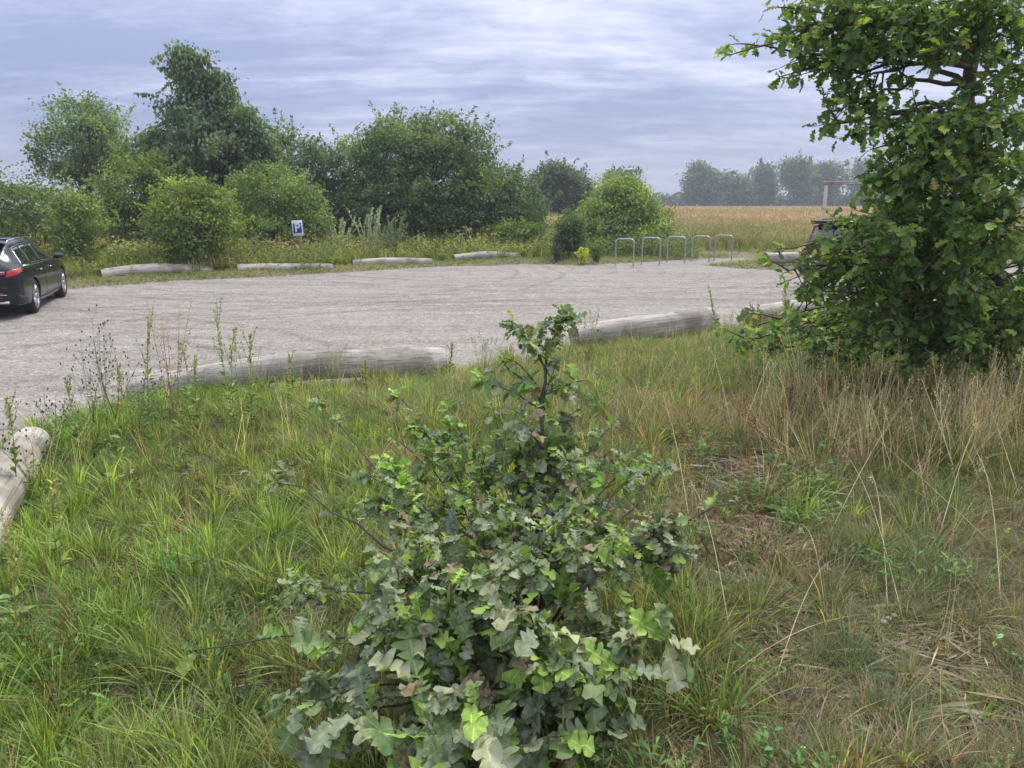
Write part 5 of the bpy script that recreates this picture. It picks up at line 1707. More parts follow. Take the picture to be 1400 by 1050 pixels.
W = [('spike', 22, 700, 545, 'pale spiky weed rising over the thick bleached log at the left edge', -14, 0),
     ('dark_heads', 52, 690, 580, 'thin reddish seed stalk leaning across the end of the thick bleached log', -26, 0),
     ('dark_heads', 80, 625, 530, 'low wiry weed with dark heads at the far end of the bleached log', -10, 0),
     ('spike', 118, 625, 515, 'bluish green spiky weed right of the bleached log end', -28, 0),
     ('dark_heads', 130, 620, 455, 'tall wiry weed with tiny dark heads, leftmost over the gravel', -8, 0),
     ('dark_heads', 165, 625, 430, 'tallest wiry weed with tiny dark heads in front of the gravel', -30, 0),
     ('spike', 160, 640, 500, 'yellowing leafy weed between the two wiry dark headed weeds', 2, 0),
     ('spike', 205, 600, 432, 'forked green pod weed left of the pinkish feathery weed', -2, 0),
     ('panicle', 240, 590, 408, 'pinkish tan feathery weed standing highest above the curved log', -12, 0),
     ('spike', 245, 600, 466, 'yellow green pod spike just below the pinkish feathery weed', 0, 0),
     ('spike', 272, 600, 484, 'short pod spike right of the pinkish feathery weed', -6, 0),
     ('spike', 322, 590, 425, 'leaning green pod spike whose tip bends left over the gravel', -28, 0),
     ('spike', 322, 580, 450, 'upright thin pod spike beside the leaning one', 0, 0),
     ('spike', 344, 590, 458, 'dense leafy green weed in front of the curved log', -2, 0),
     ('dark_heads', 190, 610, 480, 'faint wiry weed between the forked weed and the dark headed ones', 0, 0),
     ('spike', 395, 560, 488, 'tiny green shoot on top of the curved grey log', 0, 0),
     ('grass', 458, 545, 470, 'thin grass clump standing over the middle of the curved log', 0, 0),
     ('spike', 502, 555, 495, 'short dark weed before the right half of the curved log', -2, 0),
     ('spike', 90, 800, 660, 'tan pod stalk standing alone in the left grass', -12, 0),
     ('spike', 22, 900, 720, 'yellow flowered stalk at the left frame edge', -14, 0),
     ('spike', 615, 525, 470, 'small green weed at the right end of the curved log', 4, 0),
     ('grass', 660, 530, 455, 'wispy grass clump in the gap right of the curved log', 0, 0),
     ('panicle', 700, 525, 470, 'pinkish grass heads left of the sapling top', 0, 0),
     ('grass', 805, 500, 420, 'tall grass clump between the sapling top and the short log', 0, 0),
     ('grass', 775, 505, 440, 'second tall grass clump hard against the sapling top', 0, 0),
     ('dark_heads', 880, 470, 430, 'small wiry weed with dark heads behind the short log', 0, 0),
     ('dark_heads', 905, 465, 432, 'little dark headed weed over the middle of the short log', 0, 0),
     ('spike', 985, 480, 398, 'slender blue green weed leaning between the two right logs', -14, 0),
     ('panicle', 1045, 470, 410, 'brown dock stalk with a dark head before the pale log', -14, 0),
     ('panicle', 1062, 480, 425, 'reddish brown dock stalk right of the dark headed one', -6, 0),
     ('spike', 1074, 470, 395, 'yellow green leafy weed glowing before the pale log', 0, 0),
     ('grass', 1130, 480, 418, 'dry grass clump before the pale log under the oak branch', 0, 0),
     ('grass', 1215, 560, 470, 'dry grass clump in the shade of the oak', 0, 0),
     ('panicle', 1080, 590, 525, 'rust brown dock head standing in the straw grass', 6, 0)]
for k_, px_, pb, pt_, lab, ln, dy in W:
    cc_ = None
    if 'brown' in lab: cc_ = (.10, .055, .04)
    if 'yellow' in lab.lower() and k_ == 'spike': cc_ = (.24, .24, .07, 1)
    weed(k_, px_, pb, pt_, lab, ln, dy, cc_)


def far_plant(kind, px, Y, py_top, label, col=None):
    x = (px - 700) / 1050 * Y
    b = np.array([x, Y, float(hgt(np.array([x]), np.array([float(Y)]))[0])])
    pb = project(b[0], b[1], b[2])
    o = weed(kind, float(pb[0]), float(pb[1]), py_top, label, 0, 0, col)
    return o


far_plant('mugwort', 466, 29.3, 297, 'silvery grey mugwort right of the parking sign', (.26, .30, .20))
far_plant('mugwort', 508, 29.6, 280, 'tall silvery mugwort, left one of the pair before the biggest tree', (.24, .28, .19))
far_plant('mugwort', 538, 29.8, 288, 'leafier mugwort, right one of the pair before the biggest tree', (.12, .16, .09))
far_plant('umbel', 645, 31.5, 312, 'tall cream hogweed with flat flower heads before the biggest tree')
far_plant('umbel', 605, 29.8, 338, 'low cream umbel plant by the gap between the far logs')
far_plant('panicle', 502, 29.0, 345, 'rusty dock head by the thin far log', (.26, .13, .06))
o = far_plant('mugwort', 795, 28.6, 338, 'yellow flowering weed at the gravel edge before the dark shrub', (.33, .36, .05))
o = far_plant('mugwort', 760, 29.2, 335, 'dark purplish weed left of the yellow flowers', (.06, .07, .045))
far_plant('mugwort', 815, 29.2, 335, 'leafy green weed right of the yellow flowers', (.08, .13, .045))

# ------------------------------------------------------------------ oaks
def tint_list(kind, n):
    """leaf colour with alpha = 1 - mildew"""
    r = rng.random(n)
    out = np.zeros((n, 4)); out[:, 3] = 1
    if kind == 'sapling':
        base = np.array([[.070, .112, .052, .35], [.095, .160, .050, .75], [.14, .23, .045, 1.0], [.20, .24, .11, .25], [.12, .085, .040, .55], [.065, .110, .050, .65]])
        cum = np.cumsum([.20, .22, .20, .15, .06, .17])
    elif kind == 'sapling_top':
        base = np.array([[.075, .145, .065, .5], [.14, .25, .045, 1.0], [.11, .20, .05, .85], [.21, .28, .07, .9], [.13, .10, .04, .7]])
        cum = np.cumsum([.30, .28, .22, .13, .07])
    else:
        base = np.array([[.065, .125, .040, 1], [.090, .160, .040, 1], [.125, .205, .050, 1], [.20, .29, .07, .95], [.20, .19, .07, 1]])
        cum = np.cumsum([.34, .30, .20, .13, .03])
    k = np.searchsorted(cum, r * cum[-1]).clip(0, len(base) - 1)
    out = base[k].copy()
    out[:, :3] *= np.array([1.85, 1.75, 1.75]) if kind != 'oak' else np.array([1.95, 1.78, 1.95])
    out[:, :3] *= rng.normal(1, .2, n).clip(.6, 1.5)[:, None]
    return out


class Oak:
    def __init__(s, name, label, cat, base, kind, part_mat, mass_mat):
        s.root = empty(name, tuple(base)); s.base = np.array(base, float)
        tag(s.root, label, cat)
        s.kind = kind; s.pm = part_mat; s.mm = mass_mat
        s.stem = MB(); s.P, s.D, s.N, s.S, s.T = [], [], [], [], []

    def leaves(s, pos, dirs, size, kind=None, pal=None):
        n = len(pos)
        nr = rand_unit(n) * .62 + np.array([0, 0, 1.0])
        nr[:, 1] -= .15
        s.P.append(pos); s.D.append(dirs); s.N.append(nr); s.S.append(size); s.T.append(tint_list(kind or s.kind, n) if pal is None else pal)

    def spray(s, a, b, r0, r1, nl, size, start=.25, bow=(0, 0, 0), twigs=0, twig_l=.3, kind=None, spread=.9, seg=8, sub=6):
        """branch from a to b with leaves; a and b in world space"""
        a = np.array(a, float) - s.base; b = np.array(b, float) - s.base
        L = np.linalg.norm(b - a)
        pth = curve_pts(a, b, np.array(bow) * L, seg); pth[1:-1] += rng.normal(0, .012 * L, (seg - 2, 3))
        s.stem.tube(pth, np.linspace(r0, r1, seg), sub)
        ax = (b - a) / L
        def on(path, f, ns):
            i = (f * (ns - 1)).astype(int).clip(0, ns - 2); return path[i] + (path[i + 1] - path[i]) * (f * (ns - 1) - i)[:, None]
        paths = [(pth, seg, start, nl, L)]
        for _ in range(twigs):
            f = rng.uniform(start, .97); p0 = on(pth, np.array([f]), seg)[0]
            d = ax * rng.uniform(.2, .9) + rand_unit(1)[0] * np.array([1, 1, .6]) * spread; d[2] += .12; d /= np.linalg.norm(d)
            tl = twig_l * rng.uniform(.5, 1.3) * (1.15 - .6 * f)
            tp = curve_pts(p0, p0 + d * tl, rng.normal(0, .05, 3) * tl, 5)
            s.stem.tube(tp, np.linspace(max(r1, r0 * .35), r1 * .5, 5), 4, cap=False)
            paths.append((tp, 5, .15, max(4, int(nl * .8)), tl))
        for pa, ns, st, m, ln in paths:
            f = st + (1 - st) * rng.random(m) ** .62
            e = rng.random(m) < .3; f[e] = 1 - .03 * rng.random(e.sum())
            c = on(pa, f, ns)
            a2 = (pa[-1] - pa[0]) / (np.linalg.norm(pa[-1] - pa[0]) + 1e-9)
            d = rand_unit(m) + a2[None] * .55 + np.array([0, 0, .05])
            d /= np.linalg.norm(d, axis=1)[:, None]
            d[:, 2] -= .18
            c = c + d * size * .12
            s.leaves(c, d, size * rng.uniform(.45, 1.15, m) ** 1.0, kind)

    def finish(s, n_parts=300, bark='twig', stem_name='stem'):
        P = np.concatenate(s.P); D = np.concatenate(s.D); N = np.concatenate(s.N); S = np.concatenate(s.S); T = np.concatenate(s.T)
        s.stem.build(stem_name, M[bark], s.root, True, tinted=False)
        rot = frames(D, N)
        W_ = P + s.base
        px, py = project(W_[:, 0], W_[:, 1], W_[:, 2])
        dist = np.linalg.norm(W_ - np.array([0, 0, CAM_H]), axis=1)
        vis = (px > -20) & (px < 1420) & (py > -20) & (py < 1070) & (W_[:, 1] > .3)
        facing = np.abs(np.einsum('ni,ni->n', rot[:, :, 2], (W_ - np.array([0, 0, CAM_H])) / dist[:, None]))
        score = np.where(vis, S / dist * (.4 + facing), 0)
        order = np.argsort(-score)
        top = order[:n_parts]; rest = order[n_parts:]
        meshes = [mk('leaf', V, F, s.pm, smooth=True) for V, F in OAK_HI]
        for i in top:
            o = bpy.data.objects.new('leaf', meshes[int(rng.integers(5))])
            R3 = Matrix(rot[i].tolist()).to_4x4()
            wv = rng.uniform(.85, 1.15)
            o.matrix_local = Matrix.Translation(P[i]) @ R3 @ Matrix.Diagonal((S[i] * wv, S[i], S[i] * 1.2, 1))
            o.color = tuple(T[i])
            COL.objects.link(o); o.parent = s.root
        if len(rest):
            mb = MB(); g = rng.integers(0, 8, len(rest)); temps = OAK_HI + OAK_LO
            for k in range(8):
                q = rest[g == k]
                if len(q):
                    near = k < 5
                    V, F, TT = scatter(temps[k][0], temps[k][1], P[q], rot[q], S[q], T[q]); mb.add(V, F, TT)
            o = mb.build('foliage', s.mm, s.root, smooth=True, kind='stuff')
        return s.root


# --- mildewed sapling in the foreground
base = gp(735, 985) + np.array([0, .35, 0])
base[2] = float(hgt(base[0:1], base[1:2])[0])
ok_ = Oak('oak_sapling', 'bushy oak sapling with grey mildewed leaves in the centre foreground', 'sapling', base, 'sapling', M['mildew_part'], M['mildew'])
B0 = base + np.array([0, 0, .02])


def sp(px, py, Y): return atY(px, py, Y)


# leader and its fork
ld = sp(742, 600, 2.95)
ok_.spray(B0, ld, .013, .009, 26, .085, .45, (.03, 0, .0), 4, .25)
ok_.spray(ld, sp(752, 470, 3.1), .009, .0045, 14, .07, .2, (-.03, 0, 0), 3, .2, 'sapling_top')
ok_.spray(sp(748, 505, 3.05), sp(702, 442, 3.15), .0045, .0025, 22, .062, .3, (0, 0, .03), 2, .10, 'sapling')
ok_.spray(sp(752, 475, 3.1), sp(768, 437, 3.15), .004, .002, 22, .060, .2, (0, 0, 0), 2, .09, 'sapling')
ok_.spray(sp(745, 540, 3.0), sp(800, 520, 3.1), .004, .002, 14, .065, .2, (0, 0, .03), 1, .10, 'sapling')
ok_.spray(sp(742, 560, 3.0), sp(660, 520, 3.1), .004, .002, 14, .07, .3, (0, 0, .03), 1, .10, 'sapling')
# bigger leaves hanging on the leader
SH = [  # from px,py,Y   to px,py,Y   leaves size twigs kind
    ((700, 880, 2.5), (430, 553, 3.1), 20, .070, 2, 'sapling_top'), ((640, 830, 2.6), (376, 662, 2.9), 14, .060, 1, 'sapling'),
    ((690, 760, 2.8), (545, 545, 3.2), 26, .070, 4, 'sapling_top'), ((700, 740, 2.9), (615, 560, 3.3), 26, .070, 4, 'sapling_top'),
    ((700, 780, 2.7), (500, 650, 3.0), 24, .075, 4, 'sapling_top'), ((730, 720, 2.8), (835, 585, 3.2), 24, .070, 4, 'sapling'),
    ((750, 760, 2.7), (800, 640, 2.9), 24, .075, 4, 'sapling_top'), ((760, 800, 2.6), (900, 735, 2.65), 24, .105, 4, 'sapling'),
    ((800, 790, 2.6), (1010, 690, 2.9), 16, .070, 1, 'sapling'), ((820, 760, 2.6), (915, 630, 3.0), 14, .070, 1, 'sapling'),
    ((720, 850, 2.4), (840, 780, 2.4), 24, .10, 4, 'sapling'), ((700, 850, 2.5), (560, 720, 2.6), 26, .085, 5, 'sapling'),
    ((690, 860, 2.5), (520, 790, 2.5), 26, .085, 5, 'sapling'), ((690, 860, 2.4), (640, 700, 2.6), 26, .085, 5, 'sapling'),
    ((690, 900, 2.3), (455, 880, 2.2), 24, .10, 4, 'sapling'), ((690, 940, 2.2), (400, 965, 2.0), 22, .115, 3, 'sapling'),
    ((690, 950, 2.2), (480, 985, 1.95), 22, .115, 3, 'sapling'), ((700, 960, 2.2), (580, 1000, 1.88), 20, .125, 3, 'sapling'),
    ((710, 960, 2.2), (655, 985, 1.85), 20, .13, 3, 'sapling'), ((730, 950, 2.2), (800, 930, 2.1), 24, .115, 4, 'sapling'),
    ((740, 900, 2.4), (860, 860, 2.3), 24, .105, 4, 'sapling'), ((720, 880, 2.4), (700, 780, 2.3), 24, .095, 5, 'sapling'),
    ((700, 900, 2.3), (600, 850, 2.15), 24, .10, 5, 'sapling'), ((700, 900, 2.3), (520, 840, 2.2), 24, .09, 4, 'sapling'),
    ((720, 920, 2.2), (730, 860, 2.05), 24, .10, 4, 'sapling'), ((740, 850, 2.5), (780, 720, 2.6), 24, .09, 4, 'sapling'),
    ((650, 880, 2.4), (265, 892, 2.35), 16, .070, 0, 'sapling_top'), ((660, 860, 2.4), (400, 800, 2.45), 18, .065, 1, 'sapling'),
    ((720, 800, 2.6), (690, 640, 2.9), 24, .075, 4, 'sapling_top'), ((730, 780, 2.6), (760, 660, 2.8), 24, .080, 4, 'sapling'),
    ((740, 960, 2.2), (830, 1000, 2.05), 16, .10, 3, 'sapling'), ((720, 980, 2.1), (740, 1020, 1.95), 16, .11, 3, 'sapling')]
for a, b, nl, sz, tw, kd in SH:
    A = sp(*a); Bp = sp(*b)
    ok_.spray(B0 + (A - B0) * 0.0, A, .008, .006, 3, sz, .8, rng.normal(0, .03, 3), 0)
    ok_.spray(A, Bp, .006, .0022, int(nl * (.62 if b[1] > 840 else (.85 if abs(b[0] - 700) < 150 else 1.5))), sz * (1.12 if b[1] > 840 else .80), .18, (0, 0, .05), tw, .22, kd)
for _ in range(36):      # many small leafy side shoots higher up
    px1 = rng.normal(700, 105); py1 = rng.uniform(560, 800)
    if px1 < 480 or px1 > 905: continue
    Y1 = 3.25 - (py1 - 560) / 240 * .75 + rng.normal(0, .12)
    A = sp(715 + (px1 - 715) * .45, py1 + 95, Y1 - .12); Bp = sp(px1, py1, Y1)
    ok_.spray(B0, A, .006, .004, 0, .06, .8, rng.normal(0, .03, 3), 0)
    ok_.spray(A, Bp, .004, .0018, 12, rng.uniform(.045, .072), .15, (0, 0, .04), 3, .16, 'sapling_top' if rng.random() < .6 else 'sapling')
for px1, py1, Y1 in ((700, 450, 3.15), (770, 445, 3.15), (735, 470, 3.1), (760, 500, 3.05), (720, 520, 3.05), (790, 560, 3.05), (700, 590, 3.0), (770, 610, 2.95)):
    A = sp(745, py1 + 40, 3.02); Bp = sp(px1, py1, Y1)
    ok_.spray(A, Bp, .003, .0015, 9, .058, .1, (0, 0, .03), 1, .10, 'sapling')
# hand-set large leaves
big = [(775, 768, 2.42, .125, (.10, .18, .02, 1)), (878, 768, 2.5, .13, (.085, .155, .022, 1)), (650, 1003, 1.85, .15, (.20, .22, .15, .25)), (700, 975, 1.95, .14, (.05, .09, .06, .3)), (470, 900, 2.1, .14, (.045, .09, .07, .3)),
       (820, 770, 2.45, .14, (.05, .085, .06, .2)), (425, 990, 1.92, .13, (.20, .22, .16, .2)), (715, 598, 2.9, .13, (.12, .19, .03, 1)), (620, 690, 2.6, .11, (.035, .075, .055, .5)), (765, 600, 2.9, .10, (.04, .085, .03, .7)), (690, 905, 2.05, .12, (.05, .09, .06, .2)), (560, 990, 1.9, .12, (.2, .22, .15, .2))]
for x_, y_, Y_, sz, c_ in big:
    p_ = sp(x_, y_, Y_)
    ok_.leaves(p_[None] - base, np.array([[rng.normal() * .5, -.35, -.6]]), np.array([sz]), pal=np.array([c_]))
    ok_.N[-1] = np.array([[rng.normal() * .25, -1.0, .6]])
ok_.finish(300)

# --- large oak at the right edge
ob = np.array([5.9, 8.0, 0]); ob[2] = float(hgt(ob[0:1], ob[1:2])[0])
big_o = Oak('oak_tree', 'spreading oak tree with lobed green leaves along the right edge', 'tree', ob, 'oak', M['leaf_part'], M['leaf_near'])
TR = [ob + np.array([-.10, 0, 0]), sp(1330, 330, 7.0), sp(1320, 130, 6.8), sp(1345, 0, 6.8), sp(1380, -160, 7.0)]
pth = np.array(TR) - ob
tt = np.linspace(0, 4, 17); tp_ = np.stack([np.interp(tt, range(5), pth[:, i]) for i in range(3)], 1)
tp_[1:-1] = (tp_[:-2] + 2 * tp_[1:-1] + tp_[2:]) / 4
big_o.stem.tube(tp_, np.linspace(.095, .020, 17), 9)
TR2 = [ob + np.array([.35, .3, 0]), sp(1420, 300, 8.0), sp(1460, 60, 8.2), sp(1480, -200, 8.2)]
big_o.stem.tube(np.array(TR2) - ob, [.09, .07, .05, .03], 8)


def trunk_at(f): 
    i = f * 16; k = int(min(i, 15)); return ob + tp_[k] + (tp_[k + 1] - tp_[k]) * (i - k)


tips = [  # trunk fraction, px, py, Y, leaves per twig, twigs
    (.75, 995, 77, 6.3, 10, 8), (.75, 1065, 108, 6.2, 12, 10), (.80, 1080, 10, 6.4, 14, 12), (.80, 1045, 62, 6.4, 10, 7), (.62, 1128, 172, 6.1, 14, 11), (.66, 1150, 60, 6.6, 14, 9), (.9, 1160, -20, 6.6, 14, 12),
    (.55, 1190, 205, 6.4, 13, 9), (.8, 1075, 55, 6.2, 15, 12), (.8, 1120, 60, 6.1, 16, 13), (.78, 1170, 75, 6.1, 16, 13), (.85, 1090, 20, 6.2, 15, 12), (.85, 1170, 25, 6.2, 16, 13), (.8, 1230, 45, 6.1, 16, 13), (.85, 1280, 60, 6.0, 16, 13), (.72, 1150, 130, 6.1, 15, 12), (.8, 1350, 20, 6.0, 16, 13), (.55, 1260, 215, 5.7, 16, 13), (.5, 1330, 180, 5.6, 16, 13), (.50, 1205, 252, 6.2, 14, 12), (.45, 1210, 300, 6.0, 15, 13), (.34, 1100, 342, 6.3, 10, 9), (.32, 1135, 338, 6.2, 11, 9), (.30, 1110, 372, 6.2, 10, 8), (.32, 1165, 350, 6.1, 12, 10), (.30, 1070, 375, 6.3, 11, 11), 
    (.28, 1175, 385, 6.2, 14, 12), (.25, 1215, 420, 6.1, 14, 12), (.60, 1240, 190, 5.9, 15, 13), (.52, 1230, 260, 5.8, 16, 14), (.44, 1240, 330, 5.7, 16, 14), (.34, 1250, 390, 5.8, 16, 14),
    (.85, 1250, 20, 6.1, 15, 12), (.9, 1310, 0, 6.0, 15, 12), (.78, 1300, 70, 5.9, 15, 12), (.66, 1290, 205, 5.8, 15, 12), (.6, 1350, 160, 5.8, 15, 13), (.5, 1330, 250, 5.7, 16, 14), (.45, 1390, 230, 5.8, 16, 14),
    (.4, 1310, 310, 5.6, 16, 14), (.4, 1380, 330, 5.6, 16, 14), (.32, 1320, 390, 5.8, 16, 14), (.3, 1390, 400, 5.9, 15, 12), (.8, 1400, 60, 6.0, 15, 12), (.9, 1400, -30, 6.2, 15, 12), (.7, 1420, 130, 6.0, 15, 12),
    (.22, 1180, 462, 6.4, 12, 10), (.20, 1090, 470, 6.9, 12, 10), (.18, 1040, 470, 7.2, 11, 8), (.2, 1130, 450, 7.0, 12, 9), (.2, 1250, 455, 6.1, 15, 12), (.18, 1320, 450, 6.0, 15, 12), (.2, 1390, 450, 6.2, 14, 12), (.15, 1290, 485, 6.2, 13, 9), (.15, 1210, 440, 6.3, 14, 10), (.15, 1360, 490, 6.6, 13, 9),
    (.2, 1010, 455, 7.4, 10, 8), (.2, 1060, 448, 7.2, 11, 9), (.2, 1110, 480, 6.8, 11, 9), (.15, 1150, 490, 6.6, 11, 9), (.2, 1100, 360, 6.2, 11, 11), (.3, 1210, 340, 6.0, 14, 12), (.15, 1260, 480, 6.3, 13, 10), (.15, 1340, 470, 6.1, 13, 10),
    (.15, 1000, 462, 7.0, 14, 12), (.15, 1045, 480, 6.8, 14, 12), (.15, 1100, 465, 6.6, 14, 13), (.15, 1110, 495, 6.5, 14, 12), (.15, 1165, 500, 6.4, 14, 12), 
    (.2, 1090, 400, 6.3, 13, 12), (.2, 1140, 415, 6.2, 14, 13), (.2, 1200, 470, 6.0, 14, 12), (.2, 1180, 350, 5.9, 14, 12), (.15, 1240, 500, 6.2, 13, 11), (.15, 1300, 505, 6.3, 13, 11), (.15, 1370, 510, 6.5, 13, 11), (.15, 1160, 470, 6.2, 12, 10), (.12, 1410, 480, 6.5, 14, 12),
    (.78, 1105, 35, 6.2, 14, 12), (.74, 1130, 95, 6.2, 14, 12), (.72, 1095, 80, 6.4, 12, 10), (.66, 1165, 150, 6.2, 14, 11), (.8, 1205, 15, 6.3, 15, 12), (.62, 1175, 185, 6.3, 14, 11), (.85, 1130, -5, 6.3, 14, 12), (.75, 1340, 60, 6.0, 15, 12), (.5, 1280, 230, 5.9, 15, 12),
    (.5, 1500, 250, 6.5, 14, 12), (.4, 1480, 380, 6.5, 14, 12), (.6, 1520, 100, 6.8, 14, 12), (.9, 1480, -60, 7, 14, 12), (.95, 1250, -120, 6.6, 14, 12), (.95, 1380, -150, 6.6, 14, 12), (.8, 1600, 0, 7.5, 14, 12), (.5, 1600, 300, 7.5, 14, 12),
    (.45, 1280, 260, 7.6, 13, 12), (.38, 1230, 350, 7.7, 13, 12), (.35, 1320, 400, 7.8, 13, 12), (.5, 1370, 280, 8.0, 13, 12), (.6, 1400, 180, 8.0, 13, 12), (.3, 1200, 400, 7.6, 12, 11), (.42, 1180, 300, 7.2, 12, 9), (.25, 1270, 440, 7.6, 12, 10)]
for f, px_, py_, Y_, nl, tw in tips:
    a = trunk_at(f * .8); b = sp(px_, py_, Y_)
    L = np.linalg.norm(b - a)
    hi_ = py_ < 225 and px_ < 1420
    big_o.spray(a, b, .026 if L > 1.2 else .016, .004, int(nl * (.9 if hi_ else 1.15)), .100, .5 if hi_ else .35, (0, 0, rng.uniform(0, .10)), int(tw * (.85 if hi_ else 1.1)), .46, None, .85, 9, 5)
big_o.finish(300, 'bark', 'trunk')

# bare hanging twig and young shoots before the oak are part of the hedge layer: thin sapling stem
b = gp(1236, 500); root = empty('sapling_stem', tuple(b))
mb = MB(); tp2 = [sp(1236, 500, b[1]) - b, sp(1214, 430, b[1] - .3) - b, sp(1213, 370, b[1] - .5) - b, sp(1225, 320, b[1] - .6) - b, sp(1228, 255, b[1] - .8) - b]
mb.tube(tp2, [.012, .010, .009, .008, .006], 6); mb.build('stem', M['pale_post'], root, True, tinted=False)
tag(root, 'thin pale crooked sapling stem rising in front of the oak leaves', 'sapling')

# --- small things lying about
def stick(px, py, L, r, ang_, label, col='log', name='stick', cat='dead wood'):
    b = gp(px, py); root = empty(name, (b[0], b[1], b[2] + r * .9), R(ang_))
    mb = MB()
    for k in range(5):
        o_ = rng.normal(0, r * .5, 3) * [0, 1, .6]; l0 = L * rng.uniform(.6, 1.0)
        pts = [(-l0 / 2, 0, 0), (-l0 * .2, rng.normal() * .008, .004), (l0 * .2, rng.normal() * .008, .002), (l0 / 2, rng.normal() * .012, 0)]
        mb.tube(np.array(pts) + o_, [r * .35, r * .62, r * .55, r * .2], 6)
    me = mb.build('wood', M[col], root, True, tinted=False)
    tag(root, label, cat)


stick(950, 912, .20, .018, 38, 'splintered piece of grey driftwood in the grass right of the sapling')
stick(1100, 840, .22, .006, 8, 'thin straw coloured stick lying left of the white snails', 'pale_post')
stick(1120, 642, .30, .02, -10, 'rotten grey wood fragment on the bare soil before the straw grass')
stick(1160, 655, .22, .016, 12, 'smaller rotten wood fragment at the right end of the bare soil')
stick(1300, 955, .16, .008, -30, 'short reddish twig on the ground at lower right', 'bark')
M['snail'] = simple('snail_shell', (.66, .62, .54), .45, noise=.2, scale=60)
sn = [(1192, 853, 'leftmost white snail shell of the little cluster at right'), (1206, 861, 'lowest white snail shell of the little cluster'), (1213, 857, 'white snail shell in the middle of the cluster'), (1221, 853, 'rightmost white snail shell of the little cluster'), (1113, 875, 'single white snail shell left of the cluster, near the fescue tuft'), (1240, 828, 'single white snail shell above the cluster')]
for px_, py_, lab in sn:
    b = gp(px_, py_); root = None
    mb = MB()
    for k in range(26):
        a = k * .5; rr = .0022 + .0052 * k / 26
        c = np.array([math.cos(a) * rr * .8, math.sin(a) * rr * .8, .009 - .007 * k / 26])
        mb.lathe([(0, -rr * .75), (rr * .62, -rr * .35), (rr * .72, 0), (rr * .62, rr * .35), (0, rr * .75)], 7, Matrix.Translation(tuple(c)))
    o = mb.build('snail_shell', M['snail'], None, True, tinted=False); o.location = (b[0], b[1], b[2] + .035)
    o.scale = (1.25, 1.25, 1.25)
    tag(o, lab, 'snail shell', 'white snail shells')
# brown dead oak leaves
dl = [(1156, 806, .09, 'curled orange brown dead oak leaf left above the snails'), (1240, 884, .08, 'flat pale brown dead leaf on the small sandy hump'), (960, 1018, .07, 'crumpled dead leaf low in the grass near the bottom edge'), (1110, 1046, .09, 'pinkish brown dead leaf cut by the bottom edge'), (1045, 905, .06, 'small crumpled brown leaf right of the driftwood')]
for px_, py_, sz, lab in dl:
    b = gp(px_, py_); V, F = OAK_HI[4]
    V = V.copy(); V[:, 2] += .35 * V[:, 0] ** 2 * 3 + .12 * np.sin(V[:, 1] * 5)
    me = mk('dead_leaf', V * sz, F, M['leaf_part'], smooth=True)
    o = obj('dead_leaf', me, None, (b[0], b[1], b[2] + .04)); o.rotation_euler = (rng.uniform(-.5, .5) - .3, rng.uniform(-.4, .4), rng.uniform(0, 6))
    o.color = (.34, .20, .10, 1)
    tag(o, lab, 'dead leaf')


def flower(px, py, py_top, kind, label, n=1):
    b = gp(px, py); top = atY(px, py_top, b[1]); tp = top - b
    root = empty('wildflower', tuple(b))
    mb = MB(); mb.tube(curve_pts((0, 0, 0), tp, (.01, 0, 0), 5), .0016, 4, (.12, .17, .06, 1)); 
    hd = MB()
    for q in range(n):
        c = tp + rng.normal(0, .012, 3) * (n > 1)
        if n > 1: mb.tube([tp * .8, c], .001, 3, (.12, .17, .06, 1))
        m = 9
        for k in range(m):
            a = k / m * 6.283; d = np.array([[math.cos(a), math.sin(a), .25]])
            col_ = (.72, .70, .66, 1) if kind == 'white' else ((.62, .42, .02, 1) if kind == 'yellow' else (.45, .20, .03, 1))
            V, F, T = scatter(LEAF2[0], LEAF2[1], c[None], frames(d, np.array([[0, 0, 1.]])), np.array([.011 if kind != 'white' else .010]), np.array([col_])); hd.add(V, F, T)
        hd.lathe([(0, .003), (.004, .002), (.004, -.001)], 7, Matrix.Translation(tuple(c)), (.5, .38, .05, 1))
    mb.build('stem', M['stalk'], root); hd.build('flower_head', M['stalk'], root)
    tag(root, label, 'wildflower')


flower(150, 690, 651, 'white', 'leftmost white yarrow head in the left grass', 4)
flower(168, 690, 650, 'white', 'white yarrow head in the middle of the three', 3)
flower(181, 690, 645, 'white', 'rightmost and highest white yarrow head in the left grass', 5)
flower(312, 705, 676, 'yellow', 'small orange yellow flower alone in the grass left of the sapling', 4)
flower(376, 622, 597, 'yellow', 'tiny yellow flower by the tip of the long sapling shoot', 2)
flower(25, 960, 938, 'yellow', 'orange yellow flower head near the lower left edge', 5)
flower(8, 985, 958, 'rust', 'rust brown flower head at the lower left edge', 4)
flower(28, 985, 962, 'rust', 'second rust brown flower head just right of the frame edge', 4)
flower(6, 1015, 992, 'yellow', 'yellow flower head lowest at the left edge', 3)

